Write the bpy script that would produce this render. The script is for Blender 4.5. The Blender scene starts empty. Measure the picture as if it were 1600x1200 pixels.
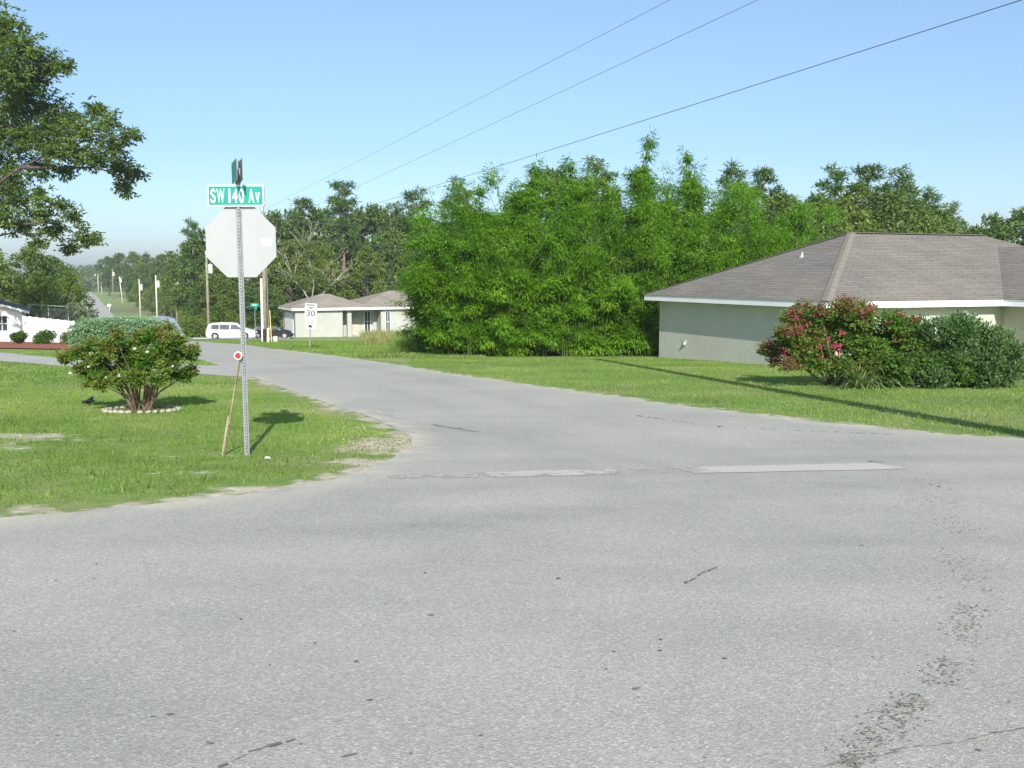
import bpy, bmesh, math, random
import numpy as np
from mathutils import Vector, Matrix
random.seed(7)
RNG = np.random.default_rng(11)
R = math.radians
S = bpy.context.scene
COL = S.collection

# ------------------------------------------------------------------ camera
F_PX = 1556.0
CAM_H = 1.52
PITCH = math.atan(170 / F_PX)
cd = bpy.data.cameras.new('camera')
cam = bpy.data.objects.new('camera', cd)
COL.objects.link(cam)
cd.sensor_fit = 'HORIZONTAL'; cd.sensor_width = 36.0
cd.lens = 36.0 * F_PX / 1600.0
cd.clip_start = 0.1; cd.clip_end = 9000
cam.location = (0, 0, CAM_H)
cam.rotation_euler = (math.pi / 2 - PITCH, 0, 0)
S.camera = cam

# ------------------------------------------------------------------ sky + sun
SUN_EL = R(32.5)
SHX, SHY = -0.143, 0.990                     # direction the shadows fall
w = bpy.data.worlds.new('World'); S.world = w
w.use_nodes = True
wn = w.node_tree.nodes; wl = w.node_tree.links
sky = wn.new('ShaderNodeTexSky'); sky.sky_type = 'NISHITA'; sky.sun_disc = False
sky.sun_elevation = SUN_EL
sky.sun_rotation = math.atan2(-SHX, -SHY)
sky.altitude = 30; sky.air_density = 1.0; sky.dust_density = 1.2; sky.ozone_density = 2.6
# clear humid air: the band near the horizon stays blue instead of going cream
wtc = wn.new('ShaderNodeTexCoord'); wsx = wn.new('ShaderNodeSeparateXYZ'); wl.new(wtc.outputs['Generated'], wsx.inputs[0])
wr_ = wn.new('ShaderNodeValToRGB'); el_ = wr_.color_ramp.elements
while len(el_) < 5: el_.new(0.5)
for q_, (p_, c_) in zip(el_, ((0.0, (0.80, 0.90, 1.08)), (0.05, (0.71, 0.80, 0.97)), (0.12, (0.67, 0.745, 0.88)), (0.28, (0.85, 0.865, 0.84)), (0.6, (0.95, 0.97, 0.97)))): q_.position = p_; q_.color = (*c_, 1)
wl.new(wsx.outputs[2], wr_.inputs[0])
wm = wn.new('ShaderNodeMix'); wm.data_type = 'RGBA'; wm.blend_type = 'MULTIPLY'; wm.inputs[0].default_value = 1.0
wl.new(sky.outputs[0], wm.inputs[6]); wl.new(wr_.outputs[0], wm.inputs[7]); wl.new(wm.outputs[2], wn['Background'].inputs['Color'])
wn['Background'].inputs['Strength'].default_value = 0.115
sd = bpy.data.lights.new('sun', 'SUN'); sd.energy = 4.0; sd.angle = R(0.53)
sd.color = (1.0, 0.955, 0.875)
sun = bpy.data.objects.new('sun', sd); COL.objects.link(sun)
sv = Vector((SHX * math.cos(SUN_EL), SHY * math.cos(SUN_EL), -math.sin(SUN_EL)))
sun.rotation_euler = sv.to_track_quat('-Z', 'Y').to_euler()
sun.location = (0, 0, 60)
S.view_settings.view_transform = 'Standard'; S.view_settings.look = 'None'
S.view_settings.exposure = 0.80; S.view_settings.gamma = 1.0
S.cycles.max_bounces = 5; S.cycles.transparent_max_bounces = 6
S.cycles.diffuse_bounces = 3; S.cycles.transmission_bounces = 3

# ------------------------------------------------------------------ terrain profile and pixel helpers
KY = [-900, -60, -15, 0, 60, 74, 107, 118, 150, 200, 260, 374, 450, 600, 1000, 1600]
KZ = [0.5, 0.95, 0.66, 0, -2.64, -3.45, -5.3, -5.75, -7.2, -8.5, -9.2, -8.6, -8.0, -9.0, -11.5, 3.0]
def T(y):
    return np.interp(y, KY, KZ)
def ray(u, v):
    c, s = math.cos(PITCH), math.sin(PITCH)
    return (u - 800.0, F_PX * c + (600 - v) * s, -F_PX * s + (600 - v) * c)
def at(u, v, y):
    d = ray(u, v); k = y / d[1]
    return Vector((d[0] * k, y, CAM_H + d[2] * k))
def xat(u, y):
    return (u - 800.0) * y / ray(u, 480)[1]
def zat(v, y):
    return at(800, v, y).z
def gnd(u, v):
    d = ray(u, v); lo = 0.5; hi = 900.0
    f = lambda y: CAM_H + d[2] / d[1] * y - float(T(y))
    y = 0.5
    while y < 900 and f(y) > 0: y *= 1.02
    lo, hi = y / 1.02, y
    for _ in range(30):
        m = (lo + hi) / 2
        if f(m) > 0: lo = m
        else: hi = m
    return Vector((d[0] / d[1] * lo, lo, float(T(lo))))

# ------------------------------------------------------------------ object helpers
def tag(o, label=None, cat=None, group=None, kind=None):
    if label: o['label'] = label
    if cat: o['category'] = cat
    if group: o['group'] = group
    if kind: o['kind'] = kind
    return o
def empty(name, loc=(0, 0, 0), rz=0.0):
    o = bpy.data.objects.new(name, None); COL.objects.link(o)
    o.location = loc; o.rotation_euler = (0, 0, rz); o.empty_display_size = 0.2
    return o
def copy_tree(o, parent=None):
    c = o.copy(); COL.objects.link(c)
    if parent is not None: c.parent = parent
    for ch in [q for q in KIDS.get(o.name, [])]:
        d = copy_tree(ch, c)
        KIDS.setdefault(c.name, []).append(d)
    return c
KIDS = {}
def npmesh(name, V, Fc, mat, parent=None, smooth=False, attrs=None):
    """V (n,3), Fc (m,k) same-size polygons -> linked object"""
    V = np.asarray(V, dtype=np.float32); Fc = np.asarray(Fc, dtype=np.int32)
    me = bpy.data.meshes.new(name)
    me.vertices.add(len(V)); me.vertices.foreach_set('co', V.ravel())
    k = Fc.shape[1]
    me.loops.add(Fc.size); me.loops.foreach_set('vertex_index', Fc.ravel())
    me.polygons.add(len(Fc))
    me.polygons.foreach_set('loop_start', np.arange(len(Fc), dtype=np.int32) * k)
    me.polygons.foreach_set('loop_total', np.full(len(Fc), k, dtype=np.int32))
    me.polygons.foreach_set('use_smooth', np.full(len(Fc), smooth, dtype=bool))
    if attrs:
        for an, av in attrs.items():
            a = me.attributes.new(an, 'FLOAT', 'POINT')
            a.data.foreach_set('value', np.asarray(av, dtype=np.float32))
    me.update(calc_edges=True)
    if mat: me.materials.append(mat)
    o = bpy.data.objects.new(name, me); COL.objects.link(o)
    if parent is not None:
        o.parent = parent; KIDS.setdefault(parent.name, []).append(o)
    return o
class MB:
    def __init__(s): s.v = []; s.f = []
    def add(s, vs, fs):
        b = len(s.v); s.v += [tuple(p) for p in vs]; s.f += [tuple(b + i for i in q) for q in fs]
    def box(s, x0, x1, y0, y1, z0, z1, M=None):
        vs = [Vector((x, y, z)) for z in (z0, z1) for y in (y0, y1) for x in (x0, x1)]
        if M is not None: vs = [M @ p for p in vs]
        s.add(vs, [(0, 2, 3, 1), (4, 5, 7, 6), (0, 1, 5, 4), (2, 6, 7, 3), (0, 4, 6, 2), (1, 3, 7, 5)])
    def tube(s, pts, rad, n=8, cap=True):
        pts = [Vector(p) for p in pts]; m = len(pts); rings = []
        for i, p in enumerate(pts):
            d = (pts[min(i + 1, m - 1)] - pts[max(i - 1, 0)])
            if d.length < 1e-9: d = Vector((0, 0, 1))
            d.normalize()
            a = d.cross(Vector((0, 1, 0)) if abs(d.y) < 0.9 else Vector((1, 0, 0))).normalized()
            b = d.cross(a)
            r = rad[i] if isinstance(rad, (list, tuple)) else rad
            rings.append([p + (a * math.cos(2 * math.pi * k / n) + b * math.sin(2 * math.pi * k / n)) * r for k in range(n)])
        vs = [q for rg in rings for q in rg]
        fs = [(i * n + k, i * n + (k + 1) % n, (i + 1) * n + (k + 1) % n, (i + 1) * n + k) for i in range(m - 1) for k in range(n)]
        if cap: fs += [tuple(range(n))[::-1], tuple((m - 1) * n + k for k in range(n))]
        s.add(vs, fs)
    def prism(s, poly, axis, a, b):
        """poly list of 2D; axis 'y': poly in (x,z) ; 'z': poly in (x,y); 'x': poly in (y,z)"""
        def mk(p, t):
            if axis == 'y': return (p[0], t, p[1])
            if axis == 'z': return (p[0], p[1], t)
            return (t, p[0], p[1])
        n = len(poly)
        vs = [mk(p, a) for p in poly] + [mk(p, b) for p in poly]
        fs = [tuple(range(n)), tuple(range(n, 2 * n))[::-1]] + [(i, i + n, (i + 1) % n + n, (i + 1) % n) for i in range(n)]
        s.add(vs, fs)
    def build(s, name, mat, parent=None, smooth=False, bevel=0.0, loc=None):
        me = bpy.data.meshes.new(name); me.from_pydata(s.v, [], s.f)
        bm = bmesh.new(); bm.from_mesh(me)
        bmesh.ops.recalc_face_normals(bm, faces=bm.faces)
        bm.to_mesh(me); bm.free()
        me.materials.append(mat)
        if smooth:
            for p in me.polygons: p.use_smooth = True
        o = bpy.data.objects.new(name, me); COL.objects.link(o)
        if parent is not None:
            o.parent = parent; KIDS.setdefault(parent.name, []).append(o)
        if loc: o.location = loc
        if bevel:
            m = o.modifiers.new('bevel', 'BEVEL'); m.width = bevel; m.segments = 2; m.limit_method = 'ANGLE'; m.angle_limit = R(35)
            if smooth: m.harden_normals = False
        return o

# ------------------------------------------------------------------ materials
def newmat(name):
    m = bpy.data.materials.new(name); m.use_nodes = True
    nt = m.node_tree; b = nt.nodes['Principled BSDF']
    b.inputs['Specular IOR Level'].default_value = 0.3
    return m, nt, b
def coords(nt, kind='Object'):
    return nt.nodes.new('ShaderNodeTexCoord').outputs[kind]
def geo_pos(nt):
    return nt.nodes.new('ShaderNodeNewGeometry').outputs['Position']
def noise(nt, vec, scale, detail=4, rough=0.55, dist=0.0):
    n = nt.nodes.new('ShaderNodeTexNoise'); n.inputs['Scale'].default_value = scale
    n.inputs['Detail'].default_value = detail; n.inputs['Roughness'].default_value = rough
    n.inputs['Distortion'].default_value = dist
    if vec is not None: nt.links.new(vec, n.inputs['Vector'])
    return n.outputs['Fac']
def ramp(nt, fac, stops):
    r = nt.nodes.new('ShaderNodeValToRGB'); e = r.color_ramp.elements
    while len(e) < len(stops): e.new(0.5)
    for q, (p, c) in zip(e, stops):
        q.position = p; q.color = (c[0], c[1], c[2], 1) if hasattr(c, '__len__') else (c, c, c, 1)
    nt.links.new(fac, r.inputs['Fac']); return r.outputs['Color']
def mix(nt, fac, a, b, mode='MIX'):
    m = nt.nodes.new('ShaderNodeMix'); m.data_type = 'RGBA'; m.blend_type = mode
    for i, (s, val) in enumerate(((m.inputs['Factor'], fac), (m.inputs[6], a), (m.inputs[7], b))):
        if hasattr(val, 'is_linked'): nt.links.new(val, s)
        elif i == 0: s.default_value = val
        else: s.default_value = (*val, 1)
    return m.outputs[2]
def mapr(nt, val, a, b, c=0.0, d=1.0):
    m = nt.nodes.new('ShaderNodeMapRange'); nt.links.new(val, m.inputs['Value'])
    for k, x in zip(('From Min', 'From Max', 'To Min', 'To Max'), (a, b, c, d)): m.inputs[k].default_value = x
    return m.outputs['Result']
def math2(nt, op, a, b):
    m = nt.nodes.new('ShaderNodeMath'); m.operation = op
    for s, val in zip(m.inputs, (a, b)):
        if hasattr(val, 'is_linked'): nt.links.new(val, s)
        else: s.default_value = val
    return m.outputs[0]
def attr(nt, name):
    a = nt.nodes.new('ShaderNodeAttribute'); a.attribute_name = name; return a.outputs['Fac']
def bump(nt, b, h, strength, dist=0.02):
    n = nt.nodes.new('ShaderNodeBump'); n.inputs['Strength'].default_value = strength; n.inputs['Distance'].default_value = dist
    nt.links.new(h, n.inputs['Height']); nt.links.new(n.outputs[0], b.inputs['Normal'])
def plain(name, c, rough=0.6, metal=0.0, var=0.12, scale=3.0, bmp=0.0, bscale=40):
    m, nt, b = newmat(name)
    v = noise(nt, coords(nt), scale, 5)
    k0 = tuple(x * (1 - var) for x in c); k1 = tuple(min(1, x * (1 + var)) for x in c)
    nt.links.new(ramp(nt, v, [(0.3, k0), (0.7, k1)]), b.inputs['Base Color'])
    b.inputs['Roughness'].default_value = rough; b.inputs['Metallic'].default_value = metal
    if bmp: bump(nt, b, noise(nt, coords(nt), bscale, 3), bmp)
    return m
def leafmat(name, stops, transl=0.3, rough=0.5, tcol=None):
    m, nt, b = newmat(name)
    c = ramp(nt, attr(nt, 'var'), stops)
    nt.links.new(c, b.inputs['Base Color']); b.inputs['Roughness'].default_value = rough
    b.inputs['Specular IOR Level'].default_value = 0.25
    t = nt.nodes.new('ShaderNodeBsdfTranslucent')
    tc = mix(nt, 1.0, c, tcol or (1.5, 1.6, 0.5), 'MULTIPLY'); nt.links.new(tc, t.inputs['Color'])
    ms = nt.nodes.new('ShaderNodeMixShader'); ms.inputs[0].default_value = transl
    nt.links.new(b.outputs[0], ms.inputs[1]); nt.links.new(t.outputs[0], ms.inputs[2])
    nt.links.new(ms.outputs[0], nt.nodes['Material Output'].inputs['Surface'])
    return m
M = {}
M['leaf_bamboo'] = leafmat('leaf_bamboo', [(0, (0.040, 0.105, 0.006)), (0.45, (0.105, 0.235, 0.010)), (0.9, (0.21, 0.36, 0.022)), (1, (0.33, 0.35, 0.07))], 0.42)
M['leaf_oak'] = leafmat('leaf_oak', [(0, (0.05, 0.09, 0.022)), (0.5, (0.10, 0.165, 0.035)), (1, (0.17, 0.235, 0.05))], 0.32)
M['leaf_olive'] = leafmat('leaf_olive', [(0, (0.07, 0.115, 0.02)), (0.5, (0.14, 0.205, 0.035)), (1, (0.22, 0.28, 0.06))], 0.35)
M['leaf_pine'] = leafmat('leaf_pine', [(0, (0.04, 0.085, 0.025)), (0.5, (0.085, 0.155, 0.035)), (1, (0.14, 0.22, 0.05))], 0.3)
M['leaf_big'] = leafmat('leaf_big', [(0, (0.05, 0.085, 0.022)), (0.5, (0.105, 0.165, 0.032)), (1, (0.19, 0.27, 0.05))], 0.42)
M['leaf_sage'] = leafmat('leaf_sage', [(0, (0.12, 0.22, 0.12)), (0.5, (0.21, 0.34, 0.19)), (1, (0.30, 0.43, 0.26))], 0.2)
M['leaf_myrtle'] = leafmat('leaf_myrtle', [(0, (0.045, 0.12, 0.014)), (0.45, (0.09, 0.20, 0.022)), (0.62, (0.145, 0.19, 0.035)), (0.8, (0.20, 0.17, 0.05)), (1, (0.19, 0.115, 0.055))], 0.3)
M['leaf_glossy'] = leafmat('leaf_glossy', [(0, (0.035, 0.09, 0.025)), (0.5, (0.09, 0.165, 0.055)), (1, (0.18, 0.27, 0.115))], 0.2)
M['leaf_box'] = leafmat('leaf_box', [(0, (0.03, 0.08, 0.012)), (0.5, (0.07, 0.15, 0.025)), (1, (0.13, 0.22, 0.035))], 0.25)
M['leaf_strap'] = leafmat('leaf_strap', [(0, (0.09, 0.16, 0.05)), (0.6, (0.18, 0.27, 0.09)), (1, (0.30, 0.36, 0.14))], 0.25)
M['leaf_dusky'] = leafmat('leaf_dusky', [(0, (0.11, 0.12, 0.03)), (0.4, (0.20, 0.11, 0.055)), (0.8, (0.27, 0.085, 0.08)), (1, (0.36, 0.08, 0.13))], 0.3)
M['petal_pink'] = leafmat('petal_pink', [(0, (0.20, 0.025, 0.06)), (0.5, (0.42, 0.04, 0.13)), (1, (0.30, 0.10, 0.10))], 0.15)
M['petal_white'] = leafmat('petal_white', [(0, (0.6, 0.6, 0.55)), (1, (0.85, 0.85, 0.82))], 0.2, tcol=(1, 1, 1))
M['grass'] = leafmat('grass', [(0, (0.10, 0.165, 0.03)), (0.4, (0.165, 0.27, 0.05)), (0.75, (0.245, 0.345, 0.08)), (0.9, (0.34, 0.36, 0.14)), (1, (0.48, 0.42, 0.24))], 0.35)
M['tall_grass'] = leafmat('tall_grass', [(0, (0.13, 0.17, 0.05)), (0.5, (0.28, 0.29, 0.11)), (1, (0.5, 0.44, 0.22))], 0.3, 0.6)
M['dry_leaf'] = leafmat('dry_leaf', [(0, (0.12, 0.105, 0.085)), (1, (0.27, 0.235, 0.19))], 0.1, 0.8)
M['bark'] = plain('bark', (0.085, 0.07, 0.058), 0.9, var=0.45, scale=6, bmp=0.6, bscale=14)
M['bark_pale'] = plain('bark_pale', (0.36, 0.32, 0.27), 0.85, var=0.3, scale=5, bmp=0.3)
M['bark_pine'] = plain('bark_pine', (0.20, 0.15, 0.115), 0.9, var=0.45, scale=5, bmp=0.5, bscale=10)
M['bark_myrtle'] = plain('bark_myrtle', (0.17, 0.13, 0.09), 0.8, var=0.5, scale=8, bmp=0.3)
M['culm'] = plain('culm', (0.07, 0.12, 0.03), 0.5, var=0.5, scale=1.2)
M['galv'] = plain('galv', (0.25, 0.27, 0.28), 0.55, 0.2, var=0.15, scale=14)
M['hole'] = plain('hole', (0.03, 0.03, 0.03), 0.9)
M['alum'] = plain('alum', (0.34, 0.355, 0.355), 0.6, 0.05, var=0.05, scale=2)
M['alum_edge'] = plain('alum_edge', (0.35, 0.36, 0.36), 0.4, 0.6)
M['sign_green'] = plain('sign_green', (0.012, 0.26, 0.205), 0.35, var=0.1)
M['sign_white'] = plain('sign_white', (0.66, 0.68, 0.67), 0.4, var=0.03)
M['sign_black'] = plain('sign_black', (0.03, 0.03, 0.03), 0.5)
M['sign_red'] = plain('sign_red', (0.62, 0.035, 0.03), 0.35, var=0.1)
M['sticker'] = plain('sticker', (0.8, 0.8, 0.8), 0.4, var=0.02)
M['wood_pole'] = plain('wood_pole', (0.25, 0.22, 0.17), 0.85, var=0.3, scale=2.0, bmp=0.3)
M['wood_stake'] = plain('wood_stake', (0.33, 0.28, 0.18), 0.85, var=0.35, scale=9, bmp=0.4)
M['concrete_pole'] = plain('concrete_pole', (0.58, 0.56, 0.51), 0.8, var=0.12)
M['yellow'] = plain('yellow', (0.75, 0.55, 0.06), 0.5)
M['guard_white'] = plain('guard_white', (0.75, 0.74, 0.62), 0.6, var=0.1)
M['wire'] = plain('wire', (0.14, 0.15, 0.16), 0.6)
M['white_trim'] = plain('white_trim', (0.82, 0.83, 0.84), 0.5, var=0.04, scale=1)
M['white_wall'] = plain('white_wall', (0.80, 0.80, 0.79), 0.7, var=0.04, scale=1)
M['vinyl'] = plain('vinyl', (0.86, 0.86, 0.86), 0.45, var=0.03)
M['glass_dark'] = plain('glass_dark', (0.05, 0.065, 0.08), 0.08, var=0.3)
M['glass_pale'] = plain('glass_pale', (0.22, 0.27, 0.30), 0.12, var=0.3)
M['door_tan'] = plain('door_tan', (0.48, 0.45, 0.38), 0.5)
M['garage_grey'] = plain('garage_grey', (0.62, 0.63, 0.64), 0.5, var=0.05)
M['tyre'] = plain('tyre', (0.02, 0.02, 0.022), 0.85)
M['rim'] = plain('rim', (0.45, 0.46, 0.48), 0.3, 0.7)
M['plastic_black'] = plain('plastic_black', (0.02, 0.02, 0.022), 0.5)
M['lens'] = plain('lens', (0.6, 0.65, 0.66), 0.15)
M['stone'] = plain('stone', (0.33, 0.31, 0.25), 0.85, var=0.25, scale=12, bmp=0.4)
M['red_mulch'] = plain('red_mulch', (0.27, 0.095, 0.06), 0.95, var=0.4, scale=25, bmp=0.6)
M['brown_mulch'] = plain('brown_mulch', (0.12, 0.075, 0.05), 0.95, var=0.5, scale=25, bmp=0.6)
M['chain'] = plain('chain', (0.42, 0.44, 0.44), 0.5, 0.5)
def paint(name, c):
    m, nt, b = newmat(name)
    nt.links.new(ramp(nt, noise(nt, coords(nt), 2, 3), [(0.3, tuple(x * .93 for x in c)), (0.7, c)]), b.inputs['Base Color'])
    b.inputs['Roughness'].default_value = 0.3; b.inputs['Coat Weight'].default_value = 0.6; b.inputs['Coat Roughness'].default_value = 0.06
    return m
M['car_white'] = paint('car_white', (0.82, 0.83, 0.84))
M['car_black'] = paint('car_black', (0.012, 0.012, 0.016))
M['car_blue'] = paint('car_blue', (0.22, 0.27, 0.34))
M['car_maroon'] = paint('car_maroon', (0.22, 0.02, 0.025))
# asphalt
def asphalt():
    m, nt, b = newmat('asphalt'); p = geo_pos(nt)
    v = nt.nodes.new('ShaderNodeTexVoronoi'); v.inputs['Scale'].default_value = 95; nt.links.new(p, v.inputs['Vector'])
    agg = ramp(nt, math2(nt, 'FRACT', math2(nt, 'MULTIPLY', mapr(nt, v.outputs['Color'], 0, 1), 3.7), 0), [(0.0, (0.315, 0.31, 0.265)), (0.5, (0.36, 0.355, 0.305)), (0.86, (0.395, 0.388, 0.335)), (1.0, (0.49, 0.48, 0.42))])
    fine = ramp(nt, noise(nt, p, 48, 5, 0.75), [(0.33, 0.76), (0.5, 1.0), (0.68, 1.18)])
    c = mix(nt, 0.85, agg, fine, 'MULTIPLY')
    big = ramp(nt, noise(nt, p, 0.42, 6, 0.68), [(0.3, (0.85, 0.86, 0.88)), (0.5, (0.98, 0.98, 0.98)), (0.7, (1.07, 1.065, 1.05))])
    c = mix(nt, 1.0, c, big, 'MULTIPLY')
    # tyre polished bands that run across the junction
    mp = nt.nodes.new('ShaderNodeMapping'); mp.inputs['Scale'].default_value = (0.05, 0.85, 0.2); mp.inputs['Rotation'].default_value = (0, 0, R(-9))
    nt.links.new(p, mp.inputs['Vector'])
    bands = ramp(nt, noise(nt, mp.outputs[0], 1.3, 4, 0.5, 0.6), [(0.34, (0.925, 0.93, 0.94)), (0.58, (1, 1, 1))])
    c = mix(nt, attr(nt, 'near'), c, mix(nt, 1.0, c, bands, 'MULTIPLY'))
    c = mix(nt, attr(nt, 'track'), c, mix(nt, 1.0, c, (0.74, 0.755, 0.78), 'MULTIPLY'))
    # tar specks and pits
    pits = ramp(nt, noise(nt, p, 9, 6, 0.72), [(0.715, 0.0), (0.74, 1.0)])
    c = mix(nt, math2(nt, 'MULTIPLY', mapr(nt, pits, 0, 1), 0.65), c, (0.10, 0.105, 0.11))
    c = mix(nt, math2(nt, 'MULTIPLY', attr(nt, 'edge'), mapr(nt, noise(nt, p, 2.2, 5, 0.65), 0.42, 0.62)), c, (0.50, 0.45, 0.35))
    nt.links.new(c, b.inputs['Base Color']); b.inputs['Roughness'].default_value = 0.85
    bump(nt, b, math2(nt, 'ADD', mapr(nt, v.outputs['Distance'], 0, 1), noise(nt, p, 34, 4)), 0.35, 0.006)
    return m
M['asphalt'] = asphalt()
def concrete(name, c=(0.46, 0.46, 0.44)):
    m, nt, b = newmat(name); p = geo_pos(nt)
    n1 = noise(nt, p, 0.8, 6, 0.6); n2 = noise(nt, p, 30, 4, 0.7)
    k = ramp(nt, n1, [(0.3, tuple(x * .82 for x in c)), (0.7, tuple(x * 1.1 for x in c))])
    k = mix(nt, 0.5, k, ramp(nt, n2, [(0.3, 0.75), (0.7, 1.1)]), 'MULTIPLY')
    nt.links.new(k, b.inputs['Base Color']); b.inputs['Roughness'].default_value = 0.85
    return m
M['concrete'] = concrete('concrete', (0.40, 0.39, 0.35)); M['pale_slab'] = concrete('pale_slab', (0.66, 0.63, 0.55))
def ground_mat():
    m, nt, b = newmat('lawn'); p = geo_pos(nt)
    g = ramp(nt, noise(nt, p, 3.0, 6, 0.7), [(0.28, (0.11, 0.175, 0.04)), (0.5, (0.17, 0.26, 0.06)), (0.72, (0.25, 0.33, 0.10))])
    g = mix(nt, mapr(nt, noise(nt, p, 0.5, 5, 0.6), 0.48, 0.66), g, (0.29, 0.29, 0.13))
    g = mix(nt, 0.6, g, ramp(nt, noise(nt, p, 28, 5, 0.75), [(0.3, 0.6), (0.7, 1.35)]), 'MULTIPLY')
    sand = ramp(nt, noise(nt, p, 6, 6, 0.7), [(0.3, (0.34, 0.30, 0.21)), (0.7, (0.62, 0.57, 0.46))])
    wob = mapr(nt, noise(nt, p, 2.4, 6, 0.65), 0.3, 0.7, -0.42, 0.42)
    f = mapr(nt, math2(nt, 'ADD', attr(nt, 'sand'), wob), 0.42, 0.62)
    g = mix(nt, f, g, sand)
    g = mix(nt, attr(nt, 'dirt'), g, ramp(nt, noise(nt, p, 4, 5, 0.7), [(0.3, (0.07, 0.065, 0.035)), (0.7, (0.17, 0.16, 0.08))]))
    nt.links.new(g, b.inputs['Base Color']); b.inputs['Roughness'].default_value = 0.95
    bump(nt, b, noise(nt, p, 22, 5, 0.7), 0.8, 0.04)
    return m
M['lawn'] = ground_mat()
def shingle(name, c0, c1):
    m, nt, b = newmat(name); o = coords(nt)
    br = nt.nodes.new('ShaderNodeTexBrick'); uv = nt.nodes.new('ShaderNodeUVMap'); nt.links.new(uv.outputs[0], br.inputs['Vector'])
    br.inputs['Scale'].default_value = 1.0; br.inputs['Brick Width'].default_value = 1.05; br.offset = 0.37; br.inputs['Row Height'].default_value = 0.145
    br.inputs['Mortar Size'].default_value = 0.02; br.inputs['Bias'].default_value = 0.0
    br.inputs['Color1'].default_value = (*c0, 1); br.inputs['Color2'].default_value = (*c1, 1)
    br.inputs['Mortar'].default_value = (*[x * .52 for x in c0], 1)
    st = ramp(nt, noise(nt, o, 0.55, 5, 0.65), [(0.3, (0.80, 0.80, 0.82)), (0.7, (1.12, 1.09, 1.03))])
    c = mix(nt, 1.0, br.outputs['Color'], st, 'MULTIPLY')
    c = mix(nt, 0.6, c, ramp(nt, noise(nt, o, 18, 4, 0.8), [(0.3, 0.75), (0.7, 1.2)]), 'MULTIPLY')
    nt.links.new(c, b.inputs['Base Color']); b.inputs['Roughness'].default_value = 0.92
    bump(nt, b, br.outputs['Fac'], -0.35, 0.01)
    return m
M['shingle'] = shingle('shingle', (0.182, 0.170, 0.149), (0.228, 0.213, 0.187))
M['shingle_tan'] = shingle('shingle_tan', (0.27, 0.245, 0.205), (0.33, 0.30, 0.25))
M['shingle_dark'] = shingle('shingle_dark', (0.10, 0.11, 0.125), (0.14, 0.15, 0.165))
M['ridge_cap'] = plain('ridge_cap', (0.19, 0.172, 0.142), 0.9, var=0.2, scale=6); M['ridge_dark'] = plain('ridge_dark', (0.12, 0.105, 0.09), 0.9, var=0.2, scale=6)
def stucco(name, c):
    m, nt, b = newmat(name); o = coords(nt)
    k = ramp(nt, noise(nt, o, 0.7, 6, 0.6), [(0.3, tuple(x * .89 for x in c)), (0.7, tuple(x * 1.05 for x in c))])
    # splash dirt near the foot of the wall
    sx = nt.nodes.new('ShaderNodeSeparateXYZ'); nt.links.new(o, sx.inputs[0])
    low = math2(nt, 'MULTIPLY', mapr(nt, sx.outputs[2], -1.9, -2.35), mapr(nt, noise(nt, o, 5, 5, .7), .35, .7))
    k = mix(nt, math2(nt, 'MULTIPLY', low, 0.5), k, tuple(x * .6 for x in c))
    nt.links.new(k, b.inputs['Base Color']); b.inputs['Roughness'].default_value = 0.92
    bump(nt, b, noise(nt, o, 22, 5, 0.7), 0.6, 0.02)
    return m
M['stucco'] = stucco('stucco', (0.50, 0.50, 0.43)); M['stucco_front'] = stucco('stucco_front', (0.44, 0.43, 0.33))
M['stucco_far'] = stucco('stucco_far', (0.44, 0.45, 0.41))
def paint_line():
    m, nt, b = newmat('worn_paint'); p = geo_pos(nt)
    wear = math2(nt, 'ADD', math2(nt, 'ADD', noise(nt, p, 3.2, 6, 0.7), attr(nt, 'wear')), mapr(nt, noise(nt, p, 45, 4, 0.8), 0.3, 0.7, -0.04, 0.22))
    f = mapr(nt, wear, 0.84, 1.0)
    c = ramp(nt, noise(nt, p, 30, 4, .7), [(0.3, (0.40, 0.39, 0.34)), (0.7, (0.49, 0.475, 0.415))])
    nt.links.new(c, b.inputs['Base Color']); b.inputs['Roughness'].default_value = 0.7
    tr = nt.nodes.new('ShaderNodeBsdfTransparent'); ms = nt.nodes.new('ShaderNodeMixShader')
    nt.links.new(f, ms.inputs[0]); nt.links.new(b.outputs[0], ms.inputs[1]); nt.links.new(tr.outputs[0], ms.inputs[2])
    nt.links.new(ms.outputs[0], nt.nodes['Material Output'].inputs['Surface'])
    return m
M['worn_paint'] = paint_line()
M['tar'] = plain('tar', (0.175, 0.17, 0.155), 0.7, var=0.35, scale=20)
M['tar_soft'] = plain('tar_soft', (0.285, 0.288, 0.285), 0.8, var=0.25, scale=20)

# ------------------------------------------------------------------ ground, road
# road outline from surveyed edge points (all on the plane near the junction)
RD = Vector((xat(118, 1.0), 1.0, 0)).normalized()          # direction of the road ahead
left_px = [(395, 589), (500, 627), (575, 651), (612, 665), (636, 679), (645, 692), (634, 706), (600, 722), (560, 737), (500, 754), (420, 770), (220, 791.5), (0, 809), (-220, 828)]
right_px = [(425, 545), (507, 554), (600, 567), (700, 584), (800, 597.5), (900, 611.5), (1080, 636), (1300, 661.5), (1600, 692)]
L = [gnd(*p) for p in left_px]; Rr = [gnd(*p) for p in right_px]
def lineto(p, y):
    k = (y - p.y) / RD.y; return Vector((p.x + RD.x * k, y, 0))
KN = [k for k in KY if 60 <= k <= 1000]
LF = [lineto(L[0], y) for y in (KN + [35, 45])[::-1] ]; LF = sorted([lineto(L[0], y) for y in KN + [35, 45]], key=lambda p: -p.y)
RF = sorted([lineto(Rr[0], y) for y in KN], key=lambda p: p.y)
def resample(poly, step):
    out = []
    for a, b in zip(poly[:-1], poly[1:]):
        n = max(1, int((b - a).length / step)); out += [a.lerp(b, i / n) for i in range(n)]
    return out + [poly[-1]]
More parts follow.
